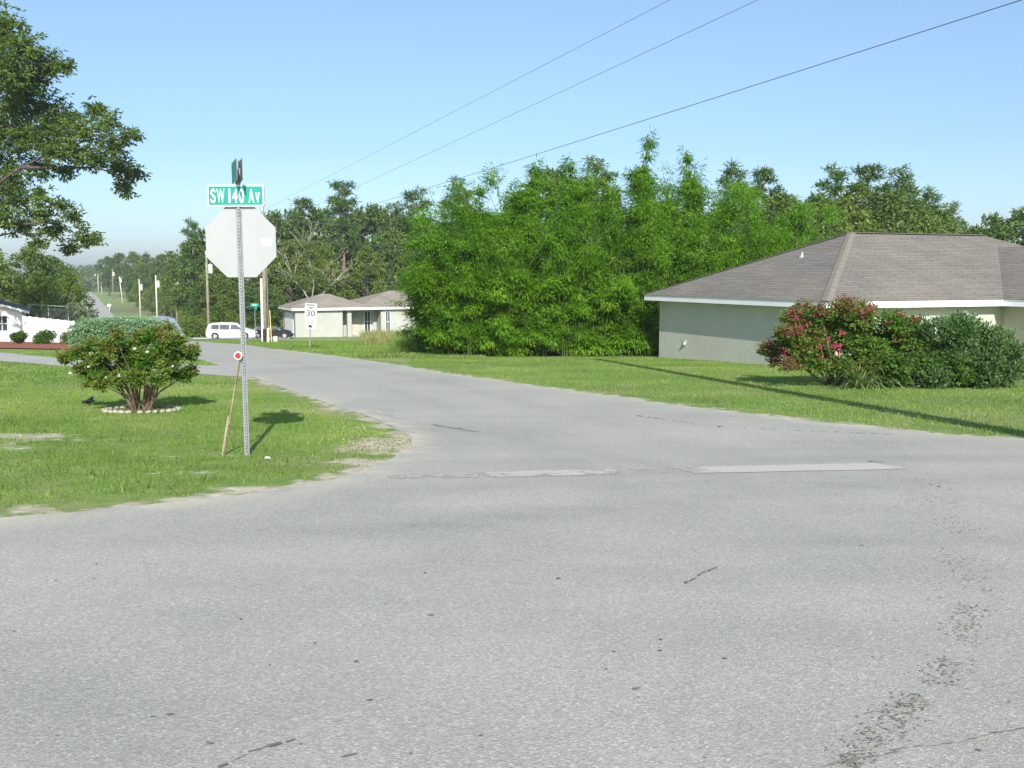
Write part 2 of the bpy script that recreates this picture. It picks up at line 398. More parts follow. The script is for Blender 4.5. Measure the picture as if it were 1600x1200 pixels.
def smooth_poly(pts, n=2):
    for _ in range(n):
        q = [pts[0]]
        for a, b in zip(pts[:-1], pts[1:]): q += [a.lerp(b, .25), a.lerp(b, .75)]
        pts = q + [pts[-1]]
    return pts
def jitter(pts, amp):
    ph = [random.uniform(0, 6.28) for _ in range(6)]; out = []; s = 0; prev = pts[0]
    for i, p in enumerate(pts):
        s += (p - prev).length; prev = p
        a = amp * (math.sin(s * 2.1 + ph[0]) * .5 + math.sin(s * 5.3 + ph[1]) * .35 + math.sin(s * 11.7 + ph[2]) * .3 + random.uniform(-.25, .25))
        t = (pts[min(i + 1, len(pts) - 1)] - pts[max(i - 1, 0)]).normalized()
        out.append(p + Vector((-t.y, t.x, 0)) * a)
    return out
Lc = jitter(resample(smooth_poly(L + [Vector((L[-1].x - 12, L[-1].y - 1.3, 0))]), 0.25), 0.035)
Rc = jitter(resample(smooth_poly(Rr + [Vector((Rr[-1].x + 15, Rr[-1].y - 3.4, 0))]), 0.3), 0.045)
near_poly = [p for p in Lc] + [Vector((-14, -14.9, 0)), Vector((21.5, -14.9, 0))] + Rc[::-1][:-1] + resample([Rc[0], Lc[0]], 1.0)[:-1]
far_left, far_right = LF, RF
# near sheet: triangulate outline together with interior points on a grid
def in_poly(px, py, poly):
    c = False; n = len(poly); j = n - 1
    for i in range(n):
        a, b = poly[i], poly[j]
        if (a[1] > py) != (b[1] > py) and px < (b[0] - a[0]) * (py - a[1]) / (b[1] - a[1]) + a[0]: c = not c
        j = i
    return c
def in_poly_np(X, Y, poly):
    P = np.array([(p[0], p[1]) for p in poly]); c = np.zeros(X.shape, bool); n = len(P); j = n - 1
    for i in range(n):
        a, b = P[i], P[j]
        if a[1] != b[1]:
            cond = ((a[1] > Y) != (b[1] > Y)) & (X < (b[0] - a[0]) * (Y - a[1]) / (b[1] - a[1]) + a[0])
            c ^= cond
        j = i
    return c
def dist_line(X, Y, pts):
    d = np.full(X.shape, 1e9)
    for a, b in zip(pts[:-1], pts[1:]):
        ax, ay, bx, by = a[0], a[1], b[0], b[1]; dx, dy = bx - ax, by - ay; L2 = dx * dx + dy * dy + 1e-9
        t = np.clip(((X - ax) * dx + (Y - ay) * dy) / L2, 0, 1)
        d = np.minimum(d, np.hypot(X - ax - t * dx, Y - ay - t * dy))
    return d
edgeL = Lc[::3] + [Lc[-1]]; edgeR = Rc[::3] + [Rc[-1]]
from mathutils.geometry import delaunay_2d_cdt
def sheet(outline, step, lift, name, mat, extra_attrs=None, bounds=None):
    n = len(outline)
    xs = [p[0] for p in outline]; ys = [p[1] for p in outline]
    gx = np.arange(min(xs), max(xs), step); gy = np.arange(min(ys), max(ys), step)
    GX, GY = np.meshgrid(gx, gy); GX = GX.ravel(); GY = GY.ravel()
    ok = in_poly_np(GX, GY, outline) & (dist_line(GX, GY, list(outline) + [outline[0]]) > step * .35)
    pts = [Vector((p[0], p[1])) for p in outline] + [Vector((float(a), float(b))) for a, b in zip(GX[ok], GY[ok])]
    r = delaunay_2d_cdt(pts, [], [list(range(n))], 1, 1e-5)
    vs = np.array([(p.x, p.y, 0) for p in r[0]]); vs[:, 2] = T(vs[:, 1]) + lift
    fs = np.array([f for f in r[2] if len(f) == 3])
    # orient up
    a, b, c = vs[fs[:, 0]], vs[fs[:, 1]], vs[fs[:, 2]]
    cr = (b[:, 0] - a[:, 0]) * (c[:, 1] - a[:, 1]) - (b[:, 1] - a[:, 1]) * (c[:, 0] - a[:, 0])
    fs[cr < 0] = fs[cr < 0][:, ::-1]
    return npmesh(name, vs, fs, mat, attrs=extra_attrs(vs) if extra_attrs else None)
def road_attrs(vs):
    X, Y = vs[:, 0], vs[:, 1]
    d = np.minimum(dist_line(X, Y, edgeL), dist_line(X, Y, edgeR))
    tr = np.zeros(len(X))
    for px, wd_, st_ in TRACKS:
        pl_ = [gnd(*q) for q in px]; pl_ = smooth_poly(pl_, 2); dt = dist_line(X, Y, pl_); m_ = .6 + .4 * np.sin(X * 1.1 + wd_ * 40) * np.cos(Y * .9)
        tr = np.maximum(tr, st_ * np.exp(-(dt / wd_) ** 2) * m_)
    return {'edge': np.clip(1 - d / 0.45, 0, 1), 'near': np.clip((22 - Y) / 9, 0, 1), 'track': np.clip(tr, 0, 1)}
TRACKS = [([(-200, 850), (0, 848), (300, 845), (600, 828), (900, 800), (1200, 770), (1600, 742), (1900, 730)], .20, .75), ([(-200, 935), (0, 930), (300, 920), (700, 882), (1000, 858), (1300, 850), (1700, 850)], .14, .55),
    ([(560, 775), (700, 765), (850, 752), (1000, 738), (1250, 715), (1600, 716)], .32, .8), ([(560, 700), (690, 668), (760, 676), (900, 705), (1100, 740), (1300, 800)], .22, .45),
    ([(1000, 775), (800, 680), (640, 616), (500, 575), (400, 555)], .28, .4), ([(1350, 800), (1050, 690), (850, 635), (660, 590), (480, 558)], .28, .4), ([(1600, 1000), (1500, 900), (1450, 800), (1380, 720)], .30, .45), ([(-100, 1000), (60, 1100), (200, 1200)], .3, .4), ([(1150, 1260), (1350, 1120), (1600, 1060), (1800, 1040)], .16, .6), ([(300, 960), (620, 930), (900, 905), (1100, 880)], .22, .4)]
o = sheet(near_poly, 0.28, 0.004, 'junction_road', M['asphalt'], road_attrs); tag(o, kind='structure')
# the road ahead, one strip that shares the terrain's knots
yj = 0
Lp = [Lc[0]] + [lineto(L[0], y) for y in (35, 45) if y > L[0].y + 1] + [lineto(L[0], y) for y in KN]
Rp = [Rc[0]] + [lineto(Rr[0], y) for y in KN if y > Rr[0].y]
far_out = Lp + Rp[::-1]
V = []; Fs = []
ylist = sorted(set([Lc[0].y, Rc[0].y, 35, 45] + KN))
def edge_x(line0, y): return lineto(line0, y).x
# piece between the near sheet's two start points
xl = lambda y: edge_x(Lc[0], y)
def xr(y):
    if y >= Rc[0].y: return edge_x(Rc[0], y)
    t = (y - Lc[0].y) / (Rc[0].y - Lc[0].y)
    return Lc[0].x + (Rc[0].x - Lc[0].x) * t
ylist = [y for y in ylist if y >= min(Lc[0].y, Rc[0].y)]
for y in ylist:
    a, b = xl(y), xr(y); N = 8
    for i in range(N + 1): V.append((a + (b - a) * i / N, y, float(T(y)) + 0.004))
for j in range(len(ylist) - 1):
    for i in range(8):
        q = j * 9 + i; Fs.append((q, q + 1, q + 10, q + 9))
z = np.zeros(len(V)); tag(npmesh('far_road', V, Fs, M['asphalt'], attrs={'edge': z, 'near': z, 'track': z}), kind='structure')

# ground sheet: fine near the junction, coarse to the horizon; rows on the terrain's knots
gx = np.unique(np.concatenate([np.array([-1500, -1000, -500, -250, -150, -100, -80, -60, -50, -42, -36, -30, -26]), np.arange(-24, 26.01, 0.3), np.array([28, 32, 38, 46, 60, 80, 110, 160, 250, 500, 1000, 1500])]))
gy = np.unique(np.concatenate([np.array(KY), np.array([-40, -25]), np.arange(-14.9, 4, 1.5), np.arange(4, 42.01, 0.3), np.arange(44, 60, 2), np.arange(64, 107, 4), np.array([130, 175, 230, 310, 800, 1300])]))
GX, GY = np.meshgrid(gx, gy); nx, ny = len(gx), len(gy)
Vg = np.stack([GX.ravel(), GY.ravel(), T(GY.ravel())], 1)
idx = np.arange(nx * ny).reshape(ny, nx)
Fg = np.stack([idx[:-1, :-1].ravel(), idx[:-1, 1:].ravel(), idx[1:, 1:].ravel(), idx[1:, :-1].ravel()], 1)
X, Y = Vg[:, 0], Vg[:, 1]
dl = dist_line(X, Y, edgeL); dr = dist_line(X, Y, edgeR)
sand = 0.70 * np.clip(1 - dl / 0.6, 0, 1)
tipd = np.hypot(X - L[5].x, (Y - L[5].y) * 0.8)
sand = np.maximum(sand, 1.1 * np.clip(1 - tipd / 1.5, 0, 1))
sand = np.maximum(sand, 0.72 * np.clip(1 - dr / 0.5, 0, 1))
PATCH = ((30, 682, 1.2, .38, .66), (-40, 700, 1.0, .6, .6), (105, 688, .8, .16, .6), (215, 662, .5, .12, .42), (300, 712, .8, .35, .42), (150, 655, .9, .3, .38), (60, 735, .7, .3, .4), (450, 640, .8, .5, .36), (330, 740, .9, .25, .42), (20, 798, .7, .16, .85), (120, 788, .6, .1, .7), (250, 778, .7, .12, .55), (420, 762, .7, .2, .7), (560, 722, .5, .3, .8))
for (u, v, rx, ry, a) in PATCH:
    g = gnd(u, v); sand = np.maximum(sand, a * np.clip(1.25 - ((X - g.x) ** 2 / rx ** 2 + (Y - g.y) ** 2 / ry ** 2), 0, 1))
for (u, v, rx, ry, a) in ((655, 548, 2.5, 1.6, .75), (690, 553, 3, 1.2, .8)):
    g = gnd(u, v); sand = np.maximum(sand, a * np.clip(1.2 - ((X - g.x) ** 2 / rx ** 2 + (Y - g.y) ** 2 / ry ** 2), 0, 1))
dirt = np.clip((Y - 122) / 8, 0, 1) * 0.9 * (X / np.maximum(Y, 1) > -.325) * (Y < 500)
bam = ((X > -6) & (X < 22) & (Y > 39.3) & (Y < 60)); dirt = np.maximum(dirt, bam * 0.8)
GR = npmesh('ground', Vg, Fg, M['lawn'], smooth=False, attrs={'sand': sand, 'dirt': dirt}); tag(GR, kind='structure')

def slab(name, px, lift, mat, ypts=None):
    poly = [gnd(*p) if not isinstance(p, Vector) else p for p in px]
    ys = [p.y for p in poly]
    MBq = MB(); vs = [(p.x, p.y, float(T(p.y)) + lift) for p in poly]
    n = len(vs); MBq.add(vs, [tuple(range(n))])
    o = MBq.build(name, mat)
    if o.data.polygons[0].normal.z < 0: o.data.flip_normals()
    return tag(o, kind='structure')
slab('driveway', [(-160, 541), (0, 550.5), (120, 563), (250, 568), (347, 572), (399, 590.5), (290, 584), (120, 574), (0, 564.5), (-160, 552)], 0.008, M['concrete'])
# flower bed with red mulch
tag(sheet([gnd(-60, 533), gnd(112, 536.5), gnd(108, 547), gnd(-60, 544)], .7, .05, 'flower_bed', M['red_mulch']), kind='structure')
def yslab(name, u0, u1, ya, yb, lift, mat):
    ys = [ya] + [k for k in KY if ya < k < yb] + [yb]; V = []; F_ = []
    for y in ys: V += [(xat(u0, y), y, float(T(y)) + lift), (xat(u1, y), y, float(T(y)) + lift)]
    for j in range(len(ys) - 1): F_.append((2 * j, 2 * j + 1, 2 * j + 3, 2 * j + 2))
    return tag(npmesh(name, V, F_, mat), kind='structure')
yslab('side_drive', 425, 612, 86.5, 93, 0.03, M['pale_slab'])
yslab('parking_apron', 300, 452, 101, 112, 0.035, M['pale_slab'])

# stop line across the junction mouth, worn on the left
bar_top = [(606, 741), (1360, 725)]; bar_bot = [(606, 750), (1422, 734)]
V = []; Fs = []; wr = []
N = 90
for i in range(N + 1):
    t = i / N; a = gnd(606 + (1365 - 606) * t, 741.5 + (724.5 - 741.5) * t); b = gnd(606 + (1424 - 606) * t, 750 + (734 - 750) * t)
    for j in range(5):
        p = a.lerp(b, j / 4); V.append((p.x, p.y, p.z + 0.009))
        ww = 0.38 if t < .10 else (0.31 if t < .2 else (0.21 if t < .46 else (0.40 if t < .58 else (0.26 if t < .64 else 0.12))))
        if j in (0, 4): ww += 0.10
        wr.append(ww)
for i in range(N):
    for j in range(4): q = i * 5 + j; Fs.append((q, q + 1, q + 6, q + 5))
ob = npmesh('stop_line', V, Fs, M['worn_paint'], attrs={'wear': wr}); tag(ob, kind='structure')
# thin worn edge dash at the corner
V = []; Fs = []; wr = []
for i in range(21):
    t = i / 20; a = gnd(585 + 42 * t, 641 + 12 * t); b = gnd(583 + 42 * t, 643.5 + 12 * t)
    V += [(a.x, a.y, a.z + .009), (b.x, b.y, b.z + .009)]; wr += [.3, .3]
for i in range(20): Fs.append((2 * i, 2 * i + 1, 2 * i + 3, 2 * i + 2))
tag(npmesh('edge_line', V, Fs, M['worn_paint'], attrs={'wear': wr}), kind='structure')
# cracks and tar marks: irregular small patches lying on the asphalt
def crack(name, px, wid, mat, gaps=0.0, lift=0.0125):
    pts = [gnd(*p) for p in px]; pts = resample(pts, 0.05); V = []; F_ = []
    rr = random.Random(len(px) * 7 + int(px[0][0]))
    wob = 0
    for i, p in enumerate(pts[:-1]):
        t = (pts[i + 1] - p); t.z = 0
        if t.length < 1e-6: continue
        t.normalize(); nrm = Vector((-t.y, t.x, 0)); wob += rr.uniform(-.012, .012); wob *= .93
        if rr.random() < gaps: continue
        wd = wid * rr.uniform(.25, 1.3); q = p + nrm * wob; ln = .035 * rr.uniform(.7, 1.2); b = len(V)
        for k in range(6):
            an = k / 6 * 6.283; s1 = rr.uniform(.7, 1.2)
            c = q + t * math.cos(an) * ln * s1 + nrm * math.sin(an) * wd * s1
            V.append((c.x, c.y, float(T(c.y)) + lift + i % 5 * .0002))
        F_.append(tuple(range(b, b + 6)))
    return V, F_
def cracks(name, specs, mat, lift=0.0125):
    V = []; F_ = []
    for px, wid, gp in specs:
        a, b = crack('', px, wid, mat, gp, lift); k = len(V); V += a; F_ += [tuple(k + i for i in f) for f in b]
    return tag(npmesh(name, V, F_, mat), kind='structure')
cracks('tar_crack', [([(345, 1199), (400, 1175), (455, 1163), (492, 1152)], .010, .12), ([(548, 1185), (575, 1178)], .008, .3),
    ([(1072, 912), (1092, 899), (1120, 886)], .014, .15), ([(1452, 757), (1490, 768)], .012, .35),
    ([(1360, 722), (1400, 724)], .03, .2),
    ([(1290, 1199), (1400, 1172), (1430, 1166), (1500, 1160), (1560, 1148), (1640, 1140)], .005, .15), ([(995, 650), (1130, 668)], .03, .5), ([(1130, 668), (1400, 680)], .02, .6)], M['tar'])
cracks('tar_stain', [([(678, 664), (700, 668), (745, 675)], .07, .1)], M['tar_soft'], 0.010)
V = []; F_ = []
rr = random.Random(5)
for i in range(48):
    if i < 30: u, v = rr.uniform(0, 1600), rr.uniform(760, 1190)
    else: u, v = rr.uniform(0, 1600), rr.uniform(860, 1190)
    p = gnd(u, v)
    if in_poly(p.x, p.y, near_poly) and abs(p.x) < 9:
        s = rr.uniform(.003, .010) * (1 if rr.random() < .85 else 1.5); st = rr.uniform(.8, 2.2); an0 = rr.uniform(-.5, .5); b = len(V)
        for k in range(6):
            an = k / 6 * 6.283; s1 = rr.uniform(.6, 1.3) * s
            c = Vector((math.cos(an) * s1 * st, math.sin(an) * s1, 0)); c.rotate(Matrix.Rotation(an0, 3, 'Z')); c += p
            V.append((c.x, c.y, float(T(c.y)) + .0125))
        F_.append(tuple(range(b, b + 6)))
tag(npmesh('pothole_specks', V, F_, M['tar']), kind='structure')

# ------------------------------------------------------------------ leaves
def leaves(C, D, N_, ln, wd, var):
    """rhombic leaves: centre C, direction D, normal N_ (all (n,3)); returns V,F,var per vertex"""
    D = D / (np.linalg.norm(D, axis=1, keepdims=True) + 1e-9)
    Sd = np.cross(D, N_); Sd /= (np.linalg.norm(Sd, axis=1, keepdims=True) + 1e-9)
    ln = np.broadcast_to(ln, len(C))[:, None]; wd = np.broadcast_to(wd, len(C))[:, None]
    V = np.stack([C - D * ln * .5, C + Sd * wd * .5 - D * ln * .08, C + D * ln * .5, C - Sd * wd * .5 - D * ln * .08], 1).reshape(-1, 3)
    F = np.arange(len(C) * 4).reshape(-1, 4)
    return V, F, np.repeat(var, 4)
def rnd_dirs(n, rng=RNG):
    d = rng.normal(size=(n, 3)); return d / np.linalg.norm(d, axis=1, keepdims=True)
def blob_pts(cen, rad, n, rng=RNG, squash=0.75, shell=0.55):
    """points in a set of blobs; per-blob count weighted by area"""
    cen = np.asarray(cen, float); rad = np.asarray(rad, float)
    wgt = rad ** 2; wgt /= wgt.sum(); k = rng.choice(len(cen), n, p=wgt)
    d = rnd_dirs(n, rng); r = shell + (1 - shell) * rng.random(n) ** .7
    # ragged surface
    r *= 1 + 0.22 * np.sin(d[:, 0] * 5 + k) * np.cos(d[:, 1] * 6 + k * 2) + 0.12 * np.sin(d[:, 2] * 9 + k * 3)
    P = cen[k] + d * (r * rad[k])[:, None] * np.array([1, 1, squash])
    return P, d, k
def foliage(name, cen, rad, n, ln, wd, mat, parent, rng=RNG, squash=.75, shell=.5, up=.5, sprays=0, droop=0.0, varbias=0.0):
    if sprays:
        m = n // sprays; P0, d0, k0 = blob_pts(cen, rad, m, rng, squash, shell)
        P = np.repeat(P0, sprays, 0); d = np.repeat(d0, sprays, 0); k = np.repeat(k0, sprays)
        off = rnd_dirs(len(P), rng) * (ln * 1.5) * rng.random((len(P), 1)); off[:, 2] *= .55
        D = off + d * ln * .4 + np.array([0, 0, -droop * ln]); P = P + off
        base = np.repeat(rng.random(m), sprays)
    else:
        P, d, k = blob_pts(cen, rad, n, rng, squash, shell); D = rnd_dirs(n, rng) + d * .6; D[:, 2] -= droop
        base = rng.random(n)
    Nn = d * .5 + rnd_dirs(len(P), rng) * .8 + np.array([0, 0, up])
    kb = rng.random(int(k.max()) + 1)[k]
    var = np.clip(base * .35 + rng.random(len(P)) * .3 + kb * .4 + varbias - .02, 0, 1)
    L_ = ln * rng.uniform(.65, 1.25, len(P)); W_ = wd * rng.uniform(.7, 1.2, len(P))
    V, F, va = leaves(P, D, Nn, L_, W_, var)
    return npmesh(name, V, F, mat, parent, attrs={'var': va})

# ------------------------------------------------------------------ tree prototypes (natural height 10 m)
def broad_proto(seed, leafm, barkm, H=10.0, spread=3.6, nb=26, nleaf=9000, trunk_h=.25, ln=.34, wd=.17, tall=1.0, open_=0.0):
    rng = np.random.default_rng(seed); rr = random.Random(seed)
    root = empty('broadleaf_tree'); tk = MB(); cen = []; rad = []
    tk.tube([(0, 0, -.3), (0.05, 0, H * .15), (rr.uniform(-.2, .2), rr.uniform(-.2, .2), H * .45), (rr.uniform(-.3, .3), rr.uniform(-.3, .3), H * .8)], [.26, .21, .15, .05], 8)
    for i in range(nb):
        f = (i + .5) / nb; hz = H * (trunk_h + (0.93 - trunk_h) * f); prof = math.sin(math.pi * min(1, (f * .80 + .17))) ** .7
        rr_ = spread * prof * rr.uniform(.35, 1.0) * (1 if f < .85 else .5); an = i * 2.4 + rr.uniform(-.5, .5)
        c = Vector((math.cos(an) * rr_, math.sin(an) * rr_, hz + rr.uniform(-.5, .5)))
        cen.append(c); rad.append(rr.uniform(.8, 1.45) * spread / 3.4 * (.75 if f > .85 else 1))
        z0 = max(H * .18, c.z - rr_ * .7 - .6)
        tk.tube([(0, 0, z0), (c.x * .5, c.y * .5, (z0 + c.z) / 2 + .1), tuple(c)], [.09, .06, .02], 5)
    tk.build('trunk', barkm, root, smooth=True)
    foliage('crown', cen, rad, nleaf, ln, wd, leafm, root, rng, squash=.72, shell=.45, sprays=6, droop=.15)
    return root
def pine_proto(seed, H=10.0, nleaf=7000, low=.5, spread=2.0):
    rng = np.random.default_rng(seed); rr = random.Random(seed)
    root = empty('pine_tree'); tk = MB(); cen = []; rad = []
    lean = rr.uniform(-.25, .25)
    tk.tube([(0, 0, -.3), (lean * .3, 0, H * .4), (lean, 0, H * .97)], [.17, .12, .03], 7)
    nb = 24
    for i in range(nb):
        f = (i + .5) / nb; hz = H * (low + (1.0 - low) * f); an = i * 2.4 + rr.uniform(-.4, .4)
        r_ = spread * (1 - f * .72) * rr.uniform(.45, 1.05); 
        c = Vector((math.cos(an) * r_ + lean * f, math.sin(an) * r_, hz + rr.uniform(-.1, .25)))
        tk.tube([(lean * f * .9, 0, hz - .35 * r_), tuple(c)], [.05, .015], 4)
        cen.append(c); rad.append(rr.uniform(.36, .66))
        if r_ > .9: cen.append(c * .6 + Vector((0, 0, hz * .4 + .1))); rad.append(rr.uniform(.3, .5))
    tk.build('trunk', M['bark_pine'], root, smooth=True)
    foliage('crown', cen, rad, nleaf, .30, .075, M['leaf_pine'], root, rng, squash=.62, shell=.25, sprays=7, up=.7)
    return root
PLACED = {}
def place(proto, key, loc, rz, sc, label, cat, group, name=None):
    if key not in PLACED: o = proto; PLACED[key] = 1
    else: o = copy_tree(proto)
    if name: o.name = name
    o.location = loc; o.rotation_euler = (0, 0, rz); o.scale = sc
    tag(o, label, cat, group); return o
rt = random.Random(3)
PR = {
 'oak1': broad_proto(1, M['leaf_oak'], M['bark']), 'oak2': broad_proto(2, M['leaf_oak'], M['bark'], spread=3.2, nb=22),
 'olive1': broad_proto(3, M['leaf_olive'], M['bark'], spread=3.4, trunk_h=.08, nb=30), 'olive2': broad_proto(4, M['leaf_olive'], M['bark'], spread=3.8, trunk_h=.05, nb=30),
 'dark1': broad_proto(5, M['leaf_pine'], M['bark'], spread=3.0, trunk_h=.12),
 'pine1': pine_proto(6), 'pine2': pine_proto(7, low=.42, spread=2.3), 'pine3': pine_proto(8, low=.6, spread=2.2)}
def tree(kind, u, y, vtop, wf, label, cat, group, name=None, z0=None):
    base = float(T(y)) if z0 is None else z0
    h = zat(vtop, y) - base; s = h / 9.9
    nm = name or ('pine_tree' if kind.startswith('pine') else 'broadleaf_tree')
    return place(PR[kind], kind, (xat(u, y), y, base - .1), rt.uniform(0, 6.28), (s * wf, s * wf, s), label, cat, group, nm)
GW = 'trees of the wood behind the tan house beyond the road'
LW = 'broad leafy tree in the dark wood behind the low tan house and parked cars'
for (k, u, y, v, wf) in [('oak1', 300, 150, 372, .8), ('dark1', 318, 140, 350, .8), ('olive1', 345, 128, 400, .8), ('oak2', 372, 150, 345, .8), ('olive2', 405, 132, 372, .75),
        ('oak2', 430, 152, 322, .75), ('dark1', 462, 160, 318, .7), ('olive1', 455, 134, 372, .8), ('oak1', 500, 158, 318, .75), ('olive2', 512, 136, 385, .8),
        ('dark1', 565, 160, 315, .7), ('oak2', 590, 158, 312, .75), ('olive1', 575, 136, 378, .7), ('oak1', 612, 140, 350, .7),
        ('oak2', 640, 160, 335, .7), ('dark1', 660, 138, 362, .7), ('olive2', 690, 150, 345, .8), ('oak1', 720, 155, 340, .8), ('oak2', 760, 155, 330, .8),
        ('dark1', 420, 124.5, 440, .9), ('dark1', 390, 124, 445, 1.1), ('olive1', 360, 124, 450, 1.1), ('oak1', 330, 126, 430, 1.0)]:
    tree(k, u, y, v, wf, LW, 'tree', GW)
tree('pine1', 540, 140, 286, .85, 'tall pine with bare pale trunk rising highest above the far tan house', 'pine tree', 'pines of the far wood')
tree('pine2', 648, 150, 300, 1.0, 'bushy rounded pine just left of the gap of sky beside the bamboo', 'pine tree', 'pines of the far wood')
tree('pine3', 620, 152, 322, .9, 'smaller pine between the tallest pine and the bushy rounded pine', 'pine tree', 'pines of the far wood')
tree('pine2', 305, 145, 347, .7, 'dark pine peeking out left of the stop sign at the edge of the wood', 'pine tree', 'pines of the far wood')
tree('pine1', 480, 156, 312, .9, 'pine between the stop sign and the tallest pine', 'pine tree', 'pines of the far wood')
tree('pine3', 718, 85, 284, .75, 'thin crowned grey green tree poking up alone left of the bamboo tops', 'tree', None)
# skyline at the right
GP = 'pines and oaks behind the bamboo and right house'
for (k, u, y, v, wf, lb) in [('oak2', 860, 70, 252, .8, 'grey green oak crown showing above the left half of the bamboo'),
        ('pine3', 930, 75, 254, .9, 'round topped pine behind the middle of the bamboo'),
        ('pine2', 1140, 78, 262, .8, 'pine behind the right part of the bamboo, left of the feathery skyline gap'),
        ('pine1', 1190, 90, 265, .8, 'slender open pine above the right end of the bamboo'),
        ('pine2', 1300, 85, 266, .85, 'pine behind the roof, leftmost of the pines right of the bamboo'),
        ('pine1', 1352, 84, 260, .95, 'tallest pine behind the ridge of the brown roof'),
        ('pine3', 1400, 88, 268, .9, 'pine behind the brown ridge, right of the tallest one there'),
        ('pine2', 1445, 92, 300, .8, 'lower pine above the right end of the brown ridge'),
        ('pine3', 1478, 95, 322, .8, 'shortest pine at the right end of the pine row behind the roof')]:
    tree(k, u, y, v, wf, lb, 'tree' if 'oak' in lb else 'pine tree', GP)
for (k, u, y, v, wf) in [('oak1', 1290, 74, 338, .8), ('olive1', 1345, 76, 345, .8), ('oak2', 1400, 80, 340, .8), ('olive2', 1450, 82, 352, .8), ('dark1', 1240, 72, 320, .7), ('oak1', 1500, 90, 372, .8)]:
    tree(k, u, y, v, wf, 'low broad tree filling in under the pines behind the brown roof', 'tree', 'low trees behind the brown roof')
for (k, u, y, v, wf) in [('oak2', 1275, 78, 292, .8), ('olive2', 1325, 82, 285, .8), ('oak1', 1378, 86, 290, .85), ('olive1', 1425, 88, 300, .8), ('oak2', 1462, 90, 318, .8), ('oak1', 1220, 76, 290, .8), ('oak2', 1515, 92, 345, .8)]:
    tree(k, u, y, v, wf, 'light green broad tree standing among the pines behind the brown roof', 'tree', 'leafy trees among the pines behind the brown roof')
tree('dark1', 1545, 80, 324, .8, 'dark tree above the roof valley at the right, left of its taller neighbour', 'tree', GP)
tree('oak2', 1598, 82, 312, .9, 'dark tree at the far right edge above the garage wing roof', 'tree', GP)
# trees left, behind the white house
GL = 'trees behind the white fence at the left'
for (k, u, y, v, wf, lb) in [('oak1', -60, 110, 372, .9, 'dark tree behind the white house, leftmost of the green bank'), ('olive2', 0, 106, 385, .9, 'broad tree behind the dark roof of the white house'),
        ('oak2', 50, 112, 380, .9, 'tall dense tree behind the white fence'), ('olive1', 62, 100, 418, .9, 'bright yellow green tree right behind the chain link rail'),
        ('olive2', 108, 108, 415, .8, 'yellow green tree at the right end of the green bank by the far road'), ('oak1', 88, 125, 395, .8, 'darker tree standing between and behind the two yellow green trees')]:
    tree(k, u, y, v, wf, lb, 'tree', GL)
# trees along the far road
GF = 'trees along the right side of the far road'
for (k, u, y, v, wf) in [('oak2', 172, 470, 398, .8), ('oak1', 190, 440, 392, .8), ('oak2', 212, 380, 390, .8), ('olive1', 232, 340, 392, .8), ('oak1', 255, 300, 393, .8), ('dark1', 275, 270, 392, .7),
        ('olive2', 292, 240, 394, .8), ('olive1', 226, 300, 425, .8), ('olive2', 206, 380, 430, .8), ('olive1', 262, 240, 432, .8), ('oak1', 285, 210, 410, .8), ('olive2', 305, 190, 420, .8),
        ('olive1', 243, 270, 440, .9), ('olive2', 300, 175, 452, .9), ('olive1', 270, 200, 455, .8), ('olive2', 318, 160, 440, .8), ('oak1', 335, 165, 395, .8)]:
    tree(k, u, y, v, wf, 'green tree of the belt along the right side of the distant road', 'tree', GF)
# far wooded rise beyond the crest
cen = []; rad = []
for i in range(150):
    y = rt.uniform(650, 900); u = rt.uniform(60, 260); h = zat(rt.uniform(404, 412), y); z = float(T(y))
    cen.append((xat(u, y), y, rt.uniform(z + 3, h - 7))); rad.append(rt.uniform(6, 9))
o = foliage('distant_wood', cen, rad, 22000, 2.2, 1.3, M['leaf_oak'], None, shell=.6); tag(o, 'low line of distant trees on the horizon past the road crest', 'wood', kind='stuff')
# pale bare branched tree standing before the wood
root = empty('bare_tree', at(484, 430, 126)); root.location.z = float(T(126)); m = MB()
rr = random.Random(12); hb = zat(372, 126) - root.location.z
def limb(p, d, ln, r, depth):
    q = p + d * ln; mid = p.lerp(q, .5) + Vector((rr.uniform(-.1, .1), 0, rr.uniform(-.05, .15))) * ln
    m.tube([p, mid, q], [r, r * .8, r * .6], 5)
    if depth:
        for k in range(3 if depth > 1 else 4):
            a = rr.uniform(-.75, .75); nd = Vector((d.x + a, d.y + rr.uniform(-.5, .5), d.z + rr.uniform(-.1, .35))).normalized()
            limb(q if k else mid, nd, ln * rr.uniform(.55, .8), r * .55, depth - 1)
m.tube([(0, 0, -.3), (.1, 0, hb * .35)], [.26, .2], 8)
for (dx, dz, l) in ((-.6, .8, .3), (.05, 1, .33), (.75, .6, .26)): limb(Vector((.1, 0, hb * .33)), Vector((dx, rr.uniform(-.3, .3), dz)).normalized(), hb * l, .12, 3)
m.build('trunk', M['bark_pale'], root, smooth=True)
foliage('leaves', [(rr.uniform(-3, 3), rr.uniform(-1.5, 1), rr.uniform(.45, .95) * hb) for _ in range(30)], [.8] * 30, 5000, .3, .13, M['leaf_olive'], root, shell=.2, sprays=6)
tag(root, 'pale nearly bare branching tree before the dark wood left of the tall pine', 'dead tree')

